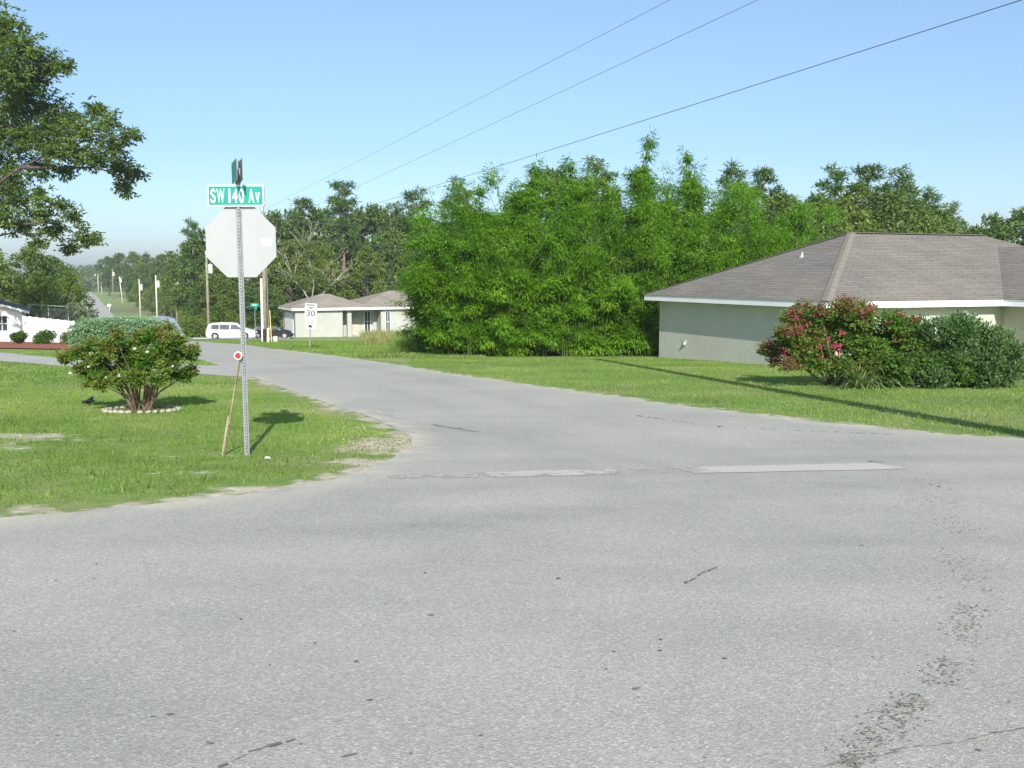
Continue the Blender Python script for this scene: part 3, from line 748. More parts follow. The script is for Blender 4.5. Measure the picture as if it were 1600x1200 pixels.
# ------------------------------------------------------------------ big tree reaching in from the upper left
by = 70.0
root = empty('large_tree', (xat(-110, by), by, float(T(by)))); rl = Vector(root.location)
cl = [(8, 48, 38), (40, 78, 34), (78, 100, 28), (98, 104, 16), (12, 110, 40), (52, 122, 34), (20, 165, 42), (70, 170, 34), (100, 190, 34), (128, 205, 32), (150, 170, 17), (168, 190, 22), (196, 212, 20), (212, 212, 12), (178, 228, 24), (150, 246, 26), (186, 262, 24), (212, 272, 16), (196, 294, 20), (120, 240, 28), (88, 232, 32), (50, 215, 36), (8, 205, 40), (10, 255, 34), (60, 262, 24), (-8, 300, 28), (28, 316, 26), (60, 336, 20), (92, 322, 20), (116, 338, 18), (84, 358, 20), (132, 372, 20), (150, 376, 10), (108, 388, 16), (30, 352, 22), (60, 378, 16), (-40, 100, 60), (-90, 60, 60), (-60, 190, 60), (-130, 120, 70), (-70, 270, 50), (-150, 220, 70), (-100, 10, 60), (-200, 100, 80), (-200, 260, 60), (-40, 350, 34), (20, 290, 26), (62, 306, 20), (0, 335, 26), (100, 268, 18), (70, 205, 26), (30, 140, 26), (-110, 340, 46), (-40, 30, 50)]
cen = []; rad = []; m = MB(); rr = random.Random(4)
for (u, v, r) in cl:
    yy = by + rr.uniform(-3.0, 3.0); p = at(u, v, yy) - rl; cen.append(p); rad.append(r * yy / F_PX * .93)
hz = zat(330, by) - rl.z
m.tube([(0, 0, -.4), (.3, 0, hz * .6), (.2, 0, hz), (-.6, .3, hz + 7), (-1, .2, hz + 12)], [.75, .6, .55, .4, .12], 10)
for (path, r0) in (([(-70, 345), (-20, 300), (30, 262), (90, 235), (150, 215), (200, 210)], .13), ([(-90, 330), (-30, 345), (30, 352), (80, 345), (130, 372)], .17), ([(-90, 280), (-40, 190), (10, 130), (60, 100), (100, 103)], .15),
                   ([(30, 262), (100, 262), (160, 262), (205, 285)], .12), ([(-80, 345), (-20, 372), (30, 362)], .14), ([(-70, 230), (-10, 200), (40, 190), (100, 165)], .15), ([(-40, 190), (-30, 90), (10, 45)], .12)):
    pts = [at(u, v, by + rr.uniform(-.8, .8)) - rl for u, v in path]; n = len(pts)
    m.tube(smooth_poly(pts, 1), [r0 * (1 - i / (2 * n)) ** 1.5 + .02 for i in range(len(smooth_poly(pts, 1)))], 6)
for c in cen[:36]:
    q = min(cen, key=lambda w: (w - c).length + (0 if (w.x < c.x - .4) else 99)); m.tube([tuple(c), tuple(c.lerp(q, .5) + Vector((0, 0, -.2))), tuple(q)], [.02, .04, .06], 4)
m.build('trunk', M['bark'], root, smooth=True)
foliage('crown', cen, [r * 1.14 for r in rad], 115000, .28, .13, M['leaf_big'], root, squash=.85, shell=.1, sprays=10, droop=.25)
tag(root, 'big dark loose-crowned tree reaching in from the upper left edge', 'tree')

# ------------------------------------------------------------------ bamboo
def bamboo_proto(seed, H=8.0, nc=26, spread=2.3, per=60, tight=False):
    per = int(per * .42)
    rng = np.random.default_rng(seed); rr = random.Random(seed)
    root = empty('bamboo_clump'); st = MB(); P = []; D = []; B = []
    for c in range(nc):
        an = rr.uniform(0, 6.283); r0 = rr.uniform(0, .7 if not tight else .25); h = H * (rr.uniform(.45, 1.0) if not tight else rr.uniform(.8, 1))
        out = spread * rr.uniform(.2, 1.1) * (1 if not tight else .16)
        b = Vector((math.cos(an) * r0, math.sin(an) * r0, -.1)); pts = []
        for k in range(9):
            t = k / 8; bend = t ** 2.2
            pts.append(b + Vector((math.cos(an) * out * bend, math.sin(an) * out * bend, h * (t - .10 * bend * out / spread))))
        st.tube(pts, [.028 * (1 - .8 * k / 8) + .003 for k in range(9)], 5, cap=False)
        nn = int(per * h / H); cb = rr.random()
        for j in range(nn):
            t = rr.uniform(.01, 1.0) ** .85; i = min(7, int(t * 8)); p = pts[i].lerp(pts[i + 1], t * 8 - i)
            a2 = rr.uniform(0, 6.283); bl = (rr.uniform(.25, .95) * (1.15 - t * .65)) * (1 if not tight else .7)
            dr = Vector((math.cos(a2), math.sin(a2), rr.uniform(.1, .7)))
            q = p + dr * bl
            P.append(q); D.append(dr); B.append(cb)
    P = np.array(P); D = np.array(D); B = np.array(B); k = 30
    if not tight:
        nm = 30; ms = P[rng.choice(len(P), nm, replace=False)]; near_ = np.argmin(np.linalg.norm((P[:, None, :] - ms[None]) * np.array([1, 1, .8]), axis=2), axis=1)
        pull = .62 * (P[:, 2] < H * .82); P = P + (ms[near_] - P) * pull[:, None] * np.array([.8, .8, 1.0]); B = rng.random(nm)[near_]
    Pp = np.repeat(P, k, 0); Dd = np.repeat(D, k, 0); Bb = np.repeat(B, k) ; tw = np.repeat(rng.random(len(P)), k)
    off = rng.normal(size=Pp.shape) * np.array([.24, .24, .13]) * (.6 if tight else 1); Pp = Pp + off; Pp[:, 2] -= np.hypot(off[:, 0], off[:, 1]) ** 2 * .5; Pp[:, 2] = np.maximum(Pp[:, 2], .05)
    Dl = Dd * .6 + off * 3 + np.array([0, 0, -.65]); Nn = rnd_dirs(len(Pp), rng) * .6 + np.array([0, 0, .8]) + Dd * .5
    var = np.clip(.34 * Bb + .36 * tw + .3 * rng.random(len(Pp)), 0, 1) * .95
    V, F, va = leaves(Pp, Dl, Nn, rng.uniform(.15, .27, len(Pp)), rng.uniform(.034, .058, len(Pp)), var)
    st.build('culms', M['culm'], root, smooth=True)
    if not tight:
        # drooping leaf masses hung along the culms
        mc = []; mr = []
        for i in range(34):
            q = P[rng.integers(len(P))]; a_ = rng.random() * 6.283; f_ = q[2] / H; lo = rng.random() < .45
            if lo: q = np.array([math.cos(a_) * rng.uniform(.5, 1.5), math.sin(a_) * rng.uniform(.5, 1.5), rng.uniform(.25, H * .5)])
            mc.append(q); mr.append(rng.uniform(.38, .78) * (1 - .35 * max(0, q[2] / H)))
        Pm, dm, km = blob_pts(mc, mr, 900, rng, squash=.62, shell=.55); kk = 15
        Pq = np.repeat(Pm, kk, 0) + rng.normal(size=(900 * kk, 3)) * np.array([.13, .13, .08]); dq = np.repeat(dm, kk, 0); Pq[:, 2] = np.maximum(Pq[:, 2], .04)
        Dq = dq * .9 + rnd_dirs(len(Pq), rng) * .55 + np.array([0, 0, -.75]); Nq = dq + rnd_dirs(len(Pq), rng) * .45 + np.array([0, 0, .6])
        vq = np.clip(.3 * rng.random(len(mc))[np.repeat(km, kk)] + .25 * np.repeat(rng.random(900), kk) + .38 * rng.random(len(Pq)), 0, .97)
        V2, F2, va2 = leaves(Pq, Dq, Nq, rng.uniform(.14, .27, len(Pq)), rng.uniform(.036, .062, len(Pq)), vq)
        F = np.concatenate([F, F2 + len(V)]); V = np.concatenate([V, V2]); va = np.concatenate([va, va2])
    npmesh('foliage', V, F, M['leaf_bamboo'], root, attrs={'var': va})
    return root
BP = {'b1': bamboo_proto(21, per=75), 'b2': bamboo_proto(22, per=70, spread=2.7), 'b3': bamboo_proto(23, nc=22, spread=2.0, per=85), 'sp': bamboo_proto(24, nc=4, per=330, tight=True)}
def bamboo(kind, u, y, vtop, wf, label, group='bamboo clumps of the tall bright green thicket'):
    base = float(T(y)); s = (zat(vtop, y) - base) / (7.45 if kind != 'sp' else 7.2)
    return place(BP[kind], kind, (xat(u, y), y, base), rt.uniform(0, 6.28), (s * wf, s * wf, s), label, 'bamboo', group, 'bamboo_clump')
LBF = 'leafy bamboo clump in the front row of the bright green thicket beside the lawn'
for (k, u, y, v, wf) in [('b1', 700, 42.5, 330, 1.05), ('b2', 735, 41.5, 345, .9), ('b3', 785, 41, 335, 1.0), ('b1', 835, 41, 320, 1.0), ('b2', 885, 41.2, 330, .85), ('b3', 935, 41.5, 320, 1.0), ('b1', 985, 42, 310, .9)]:
    bamboo(k, u, y, v, wf, LBF)
bamboo('b2', 696, 43.5, 345, 1.45, LBF); bamboo('b1', 688, 46, 335, 1.4, LBF); bamboo('b1', 1005, 41.6, 330, .8, LBF)
LBB = 'bamboo clump of the taller back row behind the front of the thicket'
for (k, u, y, v, wf) in [('b3', 705, 48, 325, 1.3), ('b2', 715, 47, 305, .9), ('b1', 765, 46, 275, .85), ('b3', 815, 47, 262, .9), ('b2', 865, 47, 268, .85), ('b1', 915, 47, 275, .9), ('b3', 965, 47.5, 270, .9), ('b2', 1010, 47, 268, .8),
                      ('b2', 1060, 48, 268, .85), ('b1', 1110, 49, 275, .85), ('b3', 1155, 50, 288, .9), ('b2', 1200, 51, 292, .85), ('b1', 1245, 53, 305, .85), ('b3', 1290, 55, 322, .8), ('b1', 985, 45.5, 268, .9), ('b3', 1035, 45.5, 272, 1.0), ('b1', 1085, 46.5, 280, 1.0), ('b3', 1130, 48, 290, 1.0), ('b2', 1175, 49, 300, 1.0), ('b1', 1045, 43.5, 318, 1.0), ('b2', 1085, 44.5, 350, .9), ('b3', 1125, 46, 352, .9), ('b1', 1180, 47, 350, .8)]:
    bamboo(k, u, y, v, wf, LBB)
bamboo('sp', 1004, 46, 236, .75, 'tallest feathery bamboo plume standing straight above the thicket', 'feathery bamboo plumes above the thicket')
bamboo('sp', 1080, 47, 258, .72, 'feathery plume second tallest, right of the tallest bamboo plume', 'feathery bamboo plumes above the thicket')
bamboo('sp', 826, 44, 276, 1.0, 'leaning pale bamboo tip above the left part of the thicket', 'feathery bamboo plumes above the thicket')
bamboo('sp', 762, 44, 308, 1.0, 'lowest plume at the left shoulder of the thicket', 'feathery bamboo plumes above the thicket')
bamboo('sp', 893, 46, 268, .9, 'bent bamboo tip left of the middle of the thicket top', 'feathery bamboo plumes above the thicket')

# ------------------------------------------------------------------ hip roof house helpers (local: X along the front, Y to the back)
def roof_mesh(planes, mat, parent, name='roof'):
    """planes: list of (pts, eave dir) ; UV in metres along/up the slope"""
    V = []; F_ = []; UV = []
    for pts in planes:
        b = len(V); pts = [Vector(p) for p in pts]; V += [tuple(p) for p in pts]; F_.append(tuple(range(b, b + len(pts))))
        e = (pts[1] - pts[0]).normalized(); nrm = None
        nrm = (pts[1] - pts[0]).cross(pts[2] - pts[0]).normalized(); s = nrm.cross(e)
        UV += [((p - pts[0]).dot(e), (p - pts[0]).dot(s)) for p in pts]
    me = bpy.data.meshes.new(name); me.from_pydata(V, [], F_); uv = me.uv_layers.new(name='UVMap')
    for i, q in enumerate(UV): uv.data[i].uv = q
    me.materials.append(mat); o = bpy.data.objects.new(name, me); COL.objects.link(o); o.parent = parent; KIDS.setdefault(parent.name, []).append(o)
    return o
def hip(x0, x1, y0, y1, z, pitch):
    hw = min(x1 - x0, y1 - y0) / 2; rz = z + hw * pitch
    if x1 - x0 >= y1 - y0: a, b = (x0 + hw, (y0 + y1) / 2, rz), (x1 - hw, (y0 + y1) / 2, rz)
    else: a, b = ((x0 + x1) / 2, y0 + hw, rz), ((x0 + x1) / 2, y1 - hw, rz)
    c = [(x0, y0, z), (x1, y0, z), (x1, y1, z), (x0, y1, z)]
    if x1 - x0 >= y1 - y0: pl = [[c[0], c[1], b, a], [c[1], c[2], b], [c[2], c[3], a, b], [c[3], c[0], a]]
    else: pl = [[c[0], c[1], a], [c[1], c[2], b, a], [c[2], c[3], b], [c[3], c[0], a, b]]
    return pl, a, b
def fascia(m, x0, x1, y0, y1, z0, z1, t=.03):
    m.box(x0, x1, y0, y0 + t, z0, z1); m.box(x0, x1, y1 - t, y1, z0, z1); m.box(x0, x0 + t, y0 + t, y1 - t, z0, z1); m.box(x1 - t, x1, y0 + t, y1 - t, z0, z1)

# ------------------------------------------------------------------ right house
HB = Vector((9.35, 29.7, 0)); ang = math.atan2(.37, .93); ez0 = .53; ez1 = .745; oh = .45
hs = empty('stucco_house', (HB.x, HB.y, 0), ang)
D_ = 11.0; Lm = 17.4
zb = -2.4
m = MB(); m.box(oh, Lm - oh, oh, D_ - oh, zb, ez0 + .01); m.build('wall', M['stucco'], hs)
# garage wing projecting forward on the right
wx0, wx1, wy0 = 7.05, 15.8, -5.0
m = MB(); m.box(wx0 + oh, wx1 - oh, wy0 + oh, oh, zb, ez0 + .012); m.build('garage_wall', M['stucco_front'], hs)
pl, ra, rb = hip(-.03, Lm + .03, -.03, D_ + .03, ez1, .418)
roof_mesh(pl, M['shingle'], hs)
# wing roof: ridge runs forward, tied into the main front slope
hw = (wx1 - wx0) / 2; rz = ez1 + .004 + hw * .418; cx = (wx0 + wx1) / 2; yb = hw
x0_, x1_, y0_ = wx0 - .03, wx1 + .03, wy0 - .03
lift = .004
roof_mesh([[(x0_, -.03, ez1 + lift), (x0_, y0_, ez1 + lift), (cx, y0_ + hw, rz), (cx, yb, rz)], [(x0_, y0_, ez1 + lift), (x1_, y0_, ez1 + lift), (cx, y0_ + hw, rz)], [(x1_, y0_, ez1 + lift), (x1_, -.03, ez1 + lift), (cx, yb, rz), (cx, y0_ + hw, rz)]], M['shingle'], hs, 'garage_roof')
m = MB(); fascia(m, 0, Lm, 0, D_, ez0, ez1 - .004); m.build('fascia', M['white_trim'], hs)
m = MB(); m.box(wx0, wx1, wy0, wy0 + .03, ez0 - .003, ez1 - .003); m.box(wx0, wx0 + .03, wy0 + .03, -.002, ez0 - .003, ez1 - .003); m.box(wx1 - .03, wx1, wy0 + .03, -.002, ez0 - .003, ez1 - .003); m.build('fascia', M['white_trim'], hs)
m = MB(); m.box(.03, Lm - .03, .03, oh - .001, ez0 + .02, ez0 + .035); m.box(.03, oh - .001, oh, D_ - .03, ez0 + .02, ez0 + .035); m.box(wx0 + .03, wx1 - .03, wy0 + .03, -.005, ez0 + .022, ez0 + .034); m.build('soffit', M['white_trim'], hs)
def cap_strip(a, b, wd, mat, name='ridge_cap'):
    a, b = Vector(a), Vector(b); d = (b - a).normalized(); sd_ = d.cross(Vector((0, 0, 1))).normalized(); k = int((b - a).length / .2); m = MB()
    for i in range(k):
        p, q = a + (b - a) * (i / k), a + (b - a) * ((i + 1.12) / k); up = Vector((0, 0, 1)); dz = .030 + .002 * (i % 2)
        dr = wd * .30
        m.add([p - sd_ * wd + up * (dz - dr), p + up * dz, p + sd_ * wd + up * (dz - dr), q - sd_ * wd + up * (dz - dr + .012), q + up * (dz + .012), q + sd_ * wd + up * (dz - dr + .012)], [(0, 1, 4, 3), (1, 2, 5, 4), (0, 3, 5, 2)])
    return m.build(name, mat, hs)
cap_strip((-.03, -.03, ez1), ra, .16, M['ridge_cap'])
cap_strip(ra, rb, .13, M['ridge_dark']); cap_strip((-.03, D_ + .03, ez1), ra, .10, M['ridge_dark'])
# roof vent pipe: on the left-hand slope
def on_left_slope(x, y): return ez1 + x * .418
vx, vy = 3.4, 5.6
m = MB(); zz = on_left_slope(vx, vy); m.tube([(vx, vy, zz - .05), (vx, vy, zz + .14), (vx - .02, vy, zz + .16)], [.055, .055, .05], 10); m.tube([(vx, vy, zz - .03), (vx, vy, zz + .05)], [.13, .07], 10)
m.build('vent_pipe', M['chain'], hs)
m = MB(); m.tube([(oh - .06, 8.6, -1.12), (oh + .02, 8.6, -1.0)], [.07, .09], 8); m.box(oh - .03, oh + .01, 8.5, 8.7, -1.08, -.93); m.build('dryer_vent', M['chain'], hs)
# windows on the front
def window(parent, x0, x1, z0, z1, y, arch=False, glass='glass_pale', mull=1):
    fr = MB(); t = .07
    fr.box(x0 - t, x0, y - .045, y + .03, z0 - t, z1 + t); fr.box(x1, x1 + t, y - .045, y + .03, z0 - t, z1 + t); fr.box(x0, x1, y - .045, y + .03, z0 - t, z0); fr.box(x0, x1, y - .045, y + .03, z1, z1 + t)
    fr.box(x0, x1, y - .03, y + .02, (z0 + z1) / 2 - .02, (z0 + z1) / 2 + .02)
    for k in range(mull): xm = x0 + (x1 - x0) * (k + 1) / (mull + 1); fr.box(xm - .02, xm + .02, y - .032, y + .02, z0, z1)
    if arch:
        n = 14; c = ((x0 + x1) / 2, z1 + t); r = (x1 - x0) / 2 + t
        vs = []
        for k in range(n + 1): a = math.pi * k / n; vs += [(c[0] + math.cos(a) * r, y - .045, c[1] + math.sin(a) * r), (c[0] + math.cos(a) * (r - .1), y - .045, c[1] + math.sin(a) * (r - .1))]
        fr.add(vs, [(2 * k, 2 * k + 2, 2 * k + 3, 2 * k + 1) for k in range(n)])
    w_ = fr.build('window', M['white_trim'], parent)
    g = MB(); g.box(x0, x1, y - .012, y + .01, z0, z1)
    if arch:
        vs = [(c[0], y - .02, c[1])] + [(c[0] + math.cos(math.pi * k / n) * (r - .1), y - .02, c[1] + math.sin(math.pi * k / n) * (r - .1)) for k in range(n + 1)]
        g.add(vs, [(0, k + 1, k + 2) for k in range(n)])
    g.build('pane', M[glass], w_)
    return w_
window(hs, 3.55, 4.65, -1.2, .12, oh)
window(hs, 1.3, 2.4, -1.2, .12, oh)
window(hs, 5.55, 6.05, -1.3, .02, oh, arch=True, glass='glass_dark', mull=0)
m = MB()
m.box(wx0 + 1.6, wx0 + 6.4, wy0 + oh - .03, wy0 + oh + .02, zb, .1)
for k in range(5): m.box(wx0 + 1.6, wx0 + 6.4, wy0 + oh - .035, wy0 + oh - .028, zb + .3 + k * .45, zb + .32 + k * .45)
m.build('garage_door', M['garage_grey'], hs)
# white door panel on the side of the wing
m = MB(); m.box(wx0 + oh - .04, wx0 + oh + .01, -1.75, -.75, -2.1, .12)
for k in range(9): m.box(wx0 + oh - .055, wx0 + oh - .038, -1.72 + k * .108, -1.66 + k * .108, -2.05, .08)
m.build('side_door', M['garage_grey'], hs)
tag(hs, 'beige stucco house with brown shingle hip roof and white fascia at the right', 'house')

# ------------------------------------------------------------------ far tan house beyond the speed sign
fu = math.atan2(.40, .916); fx, fy = xat(461, 116), 116.0
fh = empty('low_house', (fx, fy, 0), fu)
z0 = float(T(118)) - .8; e0 = zat(484.5, 118); e1 = zat(480.5, 118)
def blk(x0, x1, y0, y1, name, mat): m = MB(); m.box(x0, x1, y0, y1, z0, e0 + .01); return m.build(name, mat, fh)
blk(0, 5.6, 0, 7.6, 'garage_wall', M['stucco_far']); blk(5.6, 10.4, 2.4, 7.4, 'entry_wall', M['stucco_far']); blk(10.4, 22, .4, 11, 'wall', M['stucco_far'])
for nm, (a, b, c, d, rzv, sc_) in {'garage_roof': (-.5, 9.2, -.5, 8.1, 0, .36), 'roof': (7.2, 22.5, -.1, 11.5, 0, .32)}.items():
    pl, q1, q2 = hip(a, b, c, d, e1 + (.01 if nm == 'roof' else 0), sc_); roof_mesh(pl, M['shingle_tan'], fh, nm)
    m = MB(); fascia(m, a + .03, b - .03, c + .03, d - .03, e0 + (.006 if nm == 'roof' else 0), e1 - .006); m.build('fascia', M['white_trim'], fh)
m = MB(); m.box(6.2, 6.7, .1, .6, z0, e0); m.build('porch_column', M['stucco_far'], fh)
m = MB(); m.box(7.2, 8.2, 2.34, 2.42, z0 + .8, z0 + 2.9); m.build('door', M['door_tan'], fh)
window(fh, 8.9, 9.6, z0 + 1.2, e0 - .25, 2.38, glass='glass_dark'); window(fh, 11.0, 11.5, z0 + 1.2, e0 - .25, .38, glass='glass_dark')
m = MB(); m.box(-.05, .02, 1.2, 6.2, z0, e0 - .3); m.build('garage_door', M['white_wall'], fh)
tag(fh, 'low tan-roofed pale stucco house beyond the speed limit sign', 'house')

# ------------------------------------------------------------------ white house, fences and bed at the left
wy = 80.0; whx = xat(34, wy)
wh = empty('white_house', (whx, wy, 0), R(23.7))
zb2 = float(T(wy)) - .2; we0 = zat(484, wy); 
m = MB(); m.box(-14, 0, 0, 7, zb2, we0); 
m.build('wall', M['white_wall'], wh)
rp = .30
pl = [[(.55, -.5, we0 - .12), (.55, 7.5, we0 - .12), (-7, 7.5, we0 - .12 + 7.55 * rp), (-7, -.5, we0 - .12 + 7.55 * rp)], [(-14.55, 7.5, we0 - .12), (-14.55, -.5, we0 - .12), (-7, -.5, we0 - .12 + 7.55 * rp), (-7, 7.5, we0 - .12 + 7.55 * rp)]]
ro = roof_mesh(pl, M['shingle_dark'], wh); sm = ro.modifiers.new('solid', 'SOLIDIFY'); sm.thickness = .16; sm.offset = -1
m = MB(); m.add([(-14, .0, we0 - .001), (0, .0, we0 - .001), (-7, .0, we0 + 7 * rp - .14), (-14, .1, we0), (0, .1, we0), (-7, .1, we0 + 7 * rp - .14)], [(0, 1, 2), (3, 5, 4), (0, 3, 4, 1), (1, 4, 5, 2), (2, 5, 3, 0)]); m.build('gable', M['white_wall'], wh)
m = MB()
for s_ in (1, -1):
    x0_, x1_ = (-7, .55) if s_ > 0 else (-7, -14.55); zt = we0 - .12 + 7.55 * rp
    m.add([(x0_, -.55, zt - .18), (x1_, -.55, we0 - .30), (x1_, -.55, we0 - .125), (x0_, -.55, zt - .005), (x0_, -.5, zt - .18), (x1_, -.5, we0 - .30), (x1_, -.5, we0 - .125), (x0_, -.5, zt - .005)], [(0, 1, 2, 3), (7, 6, 5, 4), (0, 4, 5, 1), (3, 2, 6, 7), (1, 5, 6, 2)])
m.build('fascia', M['white_trim'], wh)
for (xa) in (-3.0, -1.85): window(wh, xa, xa + .75, zb2 + 1.1, we0 - .5, 0, glass='glass_dark')
tag(wh, 'white house with dark grey roof at the left edge', 'house')
# white vinyl fence
f0 = Vector((xat(36, 77), 77, 0)); f1 = Vector((xat(114, 69), 69, 0)); vf = empty('vinyl_fence', (f0.x, f0.y, float(T(77))))
dv = f1 - f0; n = 7; zz1 = float(T(69)) - float(T(77)); ha = zat(494, 77) - float(T(77)); hb = zat(502, 69) - float(T(69))
m = MB(); 
for k in range(n):
    a = dv * (k / n); b = dv * ((k + 1) / n); za, zb_ = zz1 * k / n, zz1 * (k + 1) / n; h1 = ha + (hb - ha) * (k + .5) / n
    e = Vector((-dv.y, dv.x, 0)).normalized() * .02
    ha_, hb_ = ha + (hb - ha) * k / n, ha + (hb - ha) * (k + 1) / n
    m.add([a - e + Vector((0, 0, za)), b - e + Vector((0, 0, zb_)), b - e + Vector((0, 0, zb_ + hb_)), a - e + Vector((0, 0, za + ha_)), a + e + Vector((0, 0, za)), b + e + Vector((0, 0, zb_)), b + e + Vector((0, 0, zb_ + hb_)), a + e + Vector((0, 0, za + ha_))], [(0, 1, 2, 3), (7, 6, 5, 4), (3, 2, 6, 7), (0, 3, 7, 4), (1, 5, 6, 2)])
m.build('panel', M['vinyl'], vf)
for k in range(n + 1):
    m = MB(); a = dv * (k / n); h1 = ha + (hb - ha) * k / n; m.box(a.x - .065, a.x + .065, a.y - .065, a.y + .065, zz1 * k / n - .1, zz1 * k / n + h1 + .03); m.build('post', M['vinyl'], vf)
tag(vf, 'white solid vinyl fence running right from the white house', 'fence')
# chain link fence behind it
c0 = at(44, 476, 84); c1 = at(137, 481, 84); cf = empty('chain_link_fence', (c0.x, 84, float(T(84)))); hh = c0.z - float(T(84)); ln_ = c1.x - c0.x
m = MB(); m.tube([(0, 0, hh), (ln_, 0, hh - .25)], .035, 6); m.build('top_rail', M['chain'], cf)
for k in range(4): m = MB(); m.tube([(ln_ * k / 3, 0, -.1), (ln_ * k / 3, 0, hh - .25 * k / 3 + .08)], .055 if k == 3 else .035, 8); m.build('post', M['chain'], cf)
m = MB()
for k in range(60):
    x = ln_ * k / 60; hq = hh - .3; 
    for s_ in (1, -1):
        xa, xb = (x, x + hq * .55) if s_ > 0 else (x + hq * .55, x)
        if max(xa, xb) < ln_: m.tube([(xa, .02, .1), (xb, .02, hq)], .004, 3, cap=False)
m.build('mesh', M['chain'], cf)
tag(cf, 'tall chain link fence with top rail behind the white vinyl fence', 'fence')

# ------------------------------------------------------------------ shrubs
def shrub(name, loc, cen, rad, n, ln, wd, mat, label, cat='shrub', group=None, stems=6, r=.02, stemmat='bark', **kw):
    root = empty(name, loc); m = MB(); rr = random.Random(int(loc[0] * 10) + n)
    for k in range(stems):
        c = Vector(cen[(k * 3) % len(cen)]); b = Vector((rr.uniform(-.12, .12), rr.uniform(-.12, .12), -.05))
        m.tube([b, b.lerp(c, .45) + Vector((0, 0, .12 * c.z)), c], [r, r * .75, r * .35], 6)
    m.build('stems', M[stemmat], root, smooth=True)
    foliage('foliage', cen, rad, n, ln, wd, M[mat], root, **kw); tag(root, label, cat, group); return root
# sage green clipped hedge
g = Vector((xat(195, 50), 50, float(T(50)))); cen = []; rad = []; rr = random.Random(9)
for i in range(16):
    for j in range(2):
        for k in range(4):
            x = -2.35 + 4.7 * i / 15; top = 1.68 - .34 * (abs(x) / 2.4) ** 4 - (.35 * max(0, (x - 1.5)) ** 2) + .05 * math.sin(i * 1.3); cen.append((x, (j - .5) * .7, .2 + (top - .55) * k / 3 + rr.uniform(-.03, .03))); rad.append(.37)
shrub('clipped_hedge', g, cen, rad, 60000, .11, .055, 'leaf_sage', 'rounded sage green clipped hedge behind the white flowered shrub', 'hedge', sprays=5, shell=.7, r=.03)
# small shrubs in the red bed
for (u, w_, h_, lb, mt) in ((27, 11, 20, 'small round green bush, left of two in the red mulch bed', 'leaf_box'), (66, 15.5, 20, 'larger clipped round bush in the red mulch bed before the white fence', 'leaf_box'), (108, 15, 17, 'dark loose shrub at the right end of the red mulch bed', 'leaf_oak')):
    y = 60.0; s = y / F_PX; g = Vector((xat(u, y), y, float(T(y)))); rr = random.Random(u)
    w_ *= 1.2; h_ *= 1.15
    cen = [(rr.uniform(-.5, .5) * w_ * s, rr.uniform(-.3, .3), rr.uniform(.18, .7) * h_ * s) for _ in range(14)]
    shrub('round_bush', g, cen, [w_ * s * .5] * 14, 6000, .085, .05, mt, lb, 'bush', 'bushes in the red mulch bed', sprays=5, shell=.7)
# dark green bush mass near far pole
g = Vector((xat(312, 113), 113, float(T(113))))
for (u, y, w_, h_, lb) in ((300, 116, 2.0, 2.6, 'rounded green bush left of the far utility pole'), (348, 119, 3.2, 3.4, 'large green bush behind the white minivan')):
    cen = [(random.uniform(-.5, .5) * w_, random.uniform(-.5, .5), random.uniform(.25, .7) * h_) for _ in range(14)]
    shrub('green_bush', Vector((xat(u, y), y, float(T(y)))), cen, [w_ * .45] * 14, 7000, .2, .1, 'leaf_olive', lb, 'bush', sprays=5, shell=.6, r=.05)
# white-flowered crape myrtle in the left lawn
g = gnd(222, 641); s = g.y / F_PX; root = empty('crape_myrtle', g); rr = random.Random(2); m = MB(); cen = []; rad = []
cl = [(-98, 62, 13), (-118, 82, 8), (-80, 70, 17), (-60, 88, 20), (-58, 60, 18), (-35, 100, 20), (-30, 72, 22), (-8, 108, 18), (-5, 80, 24), (18, 112, 18), (22, 82, 24), (45, 103, 18), (48, 76, 20), (68, 84, 15), (82, 94, 9), (70, 62, 13), (40, 55, 18), (5, 55, 20), (-20, 50, 16), (-45, 46, 13), (-72, 44, 9), (58, 46, 10), (-88, 90, 11), (-70, 105, 11), (60, 110, 11), (-15, 120, 9), (32, 122, 8)]
for (a, b, r) in cl:
    for k in range(2):
        cen.append((a * s + rr.uniform(-.05, .05), rr.uniform(-.55, .55) * (1 - abs(a) / 190), b * s + rr.uniform(-.05, .05))); rad.append(r * s * .85)
for i in range(0, len(cen), 2):
    c = Vector(cen[i]); b = Vector((max(-.12, min(.14, c.x * .16)) + rr.uniform(-.03, .03), rr.uniform(-.08, .08), -.03)); mid = Vector((b.x + (c.x - b.x) * .28, c.y * .3, c.z * .5))
    m.tube([b, mid, b.lerp(c, .7) + Vector((0, 0, .06)), c], [.018, .011, .006, .003], 6)
for bx in (-.12, .11, .16): m.tube([(bx, 0, -.04), (bx * 1.1, .02, .25), (bx * 1.6, .02, .55)], [.042, .03, .02], 8)
m.build('stems', M['bark_myrtle'], root, smooth=True)
cA = np.array(cen)
foliage('foliage', [c for c in cen], [r * 1.1 for r in rad], 26000, .064, .030, M['leaf_myrtle'], root, sprays=8, shell=.1, squash=.8, varbias=-.06)
hi = [c for c, r in zip(cen, rad) if c[2] > .8]; foliage('new_growth', [(c[0], c[1], c[2] + .05) for c in hi], [.15] * len(hi), 6500, .05, .022, M['leaf_myrtle'], root, sprays=8, shell=.1, varbias=.14)
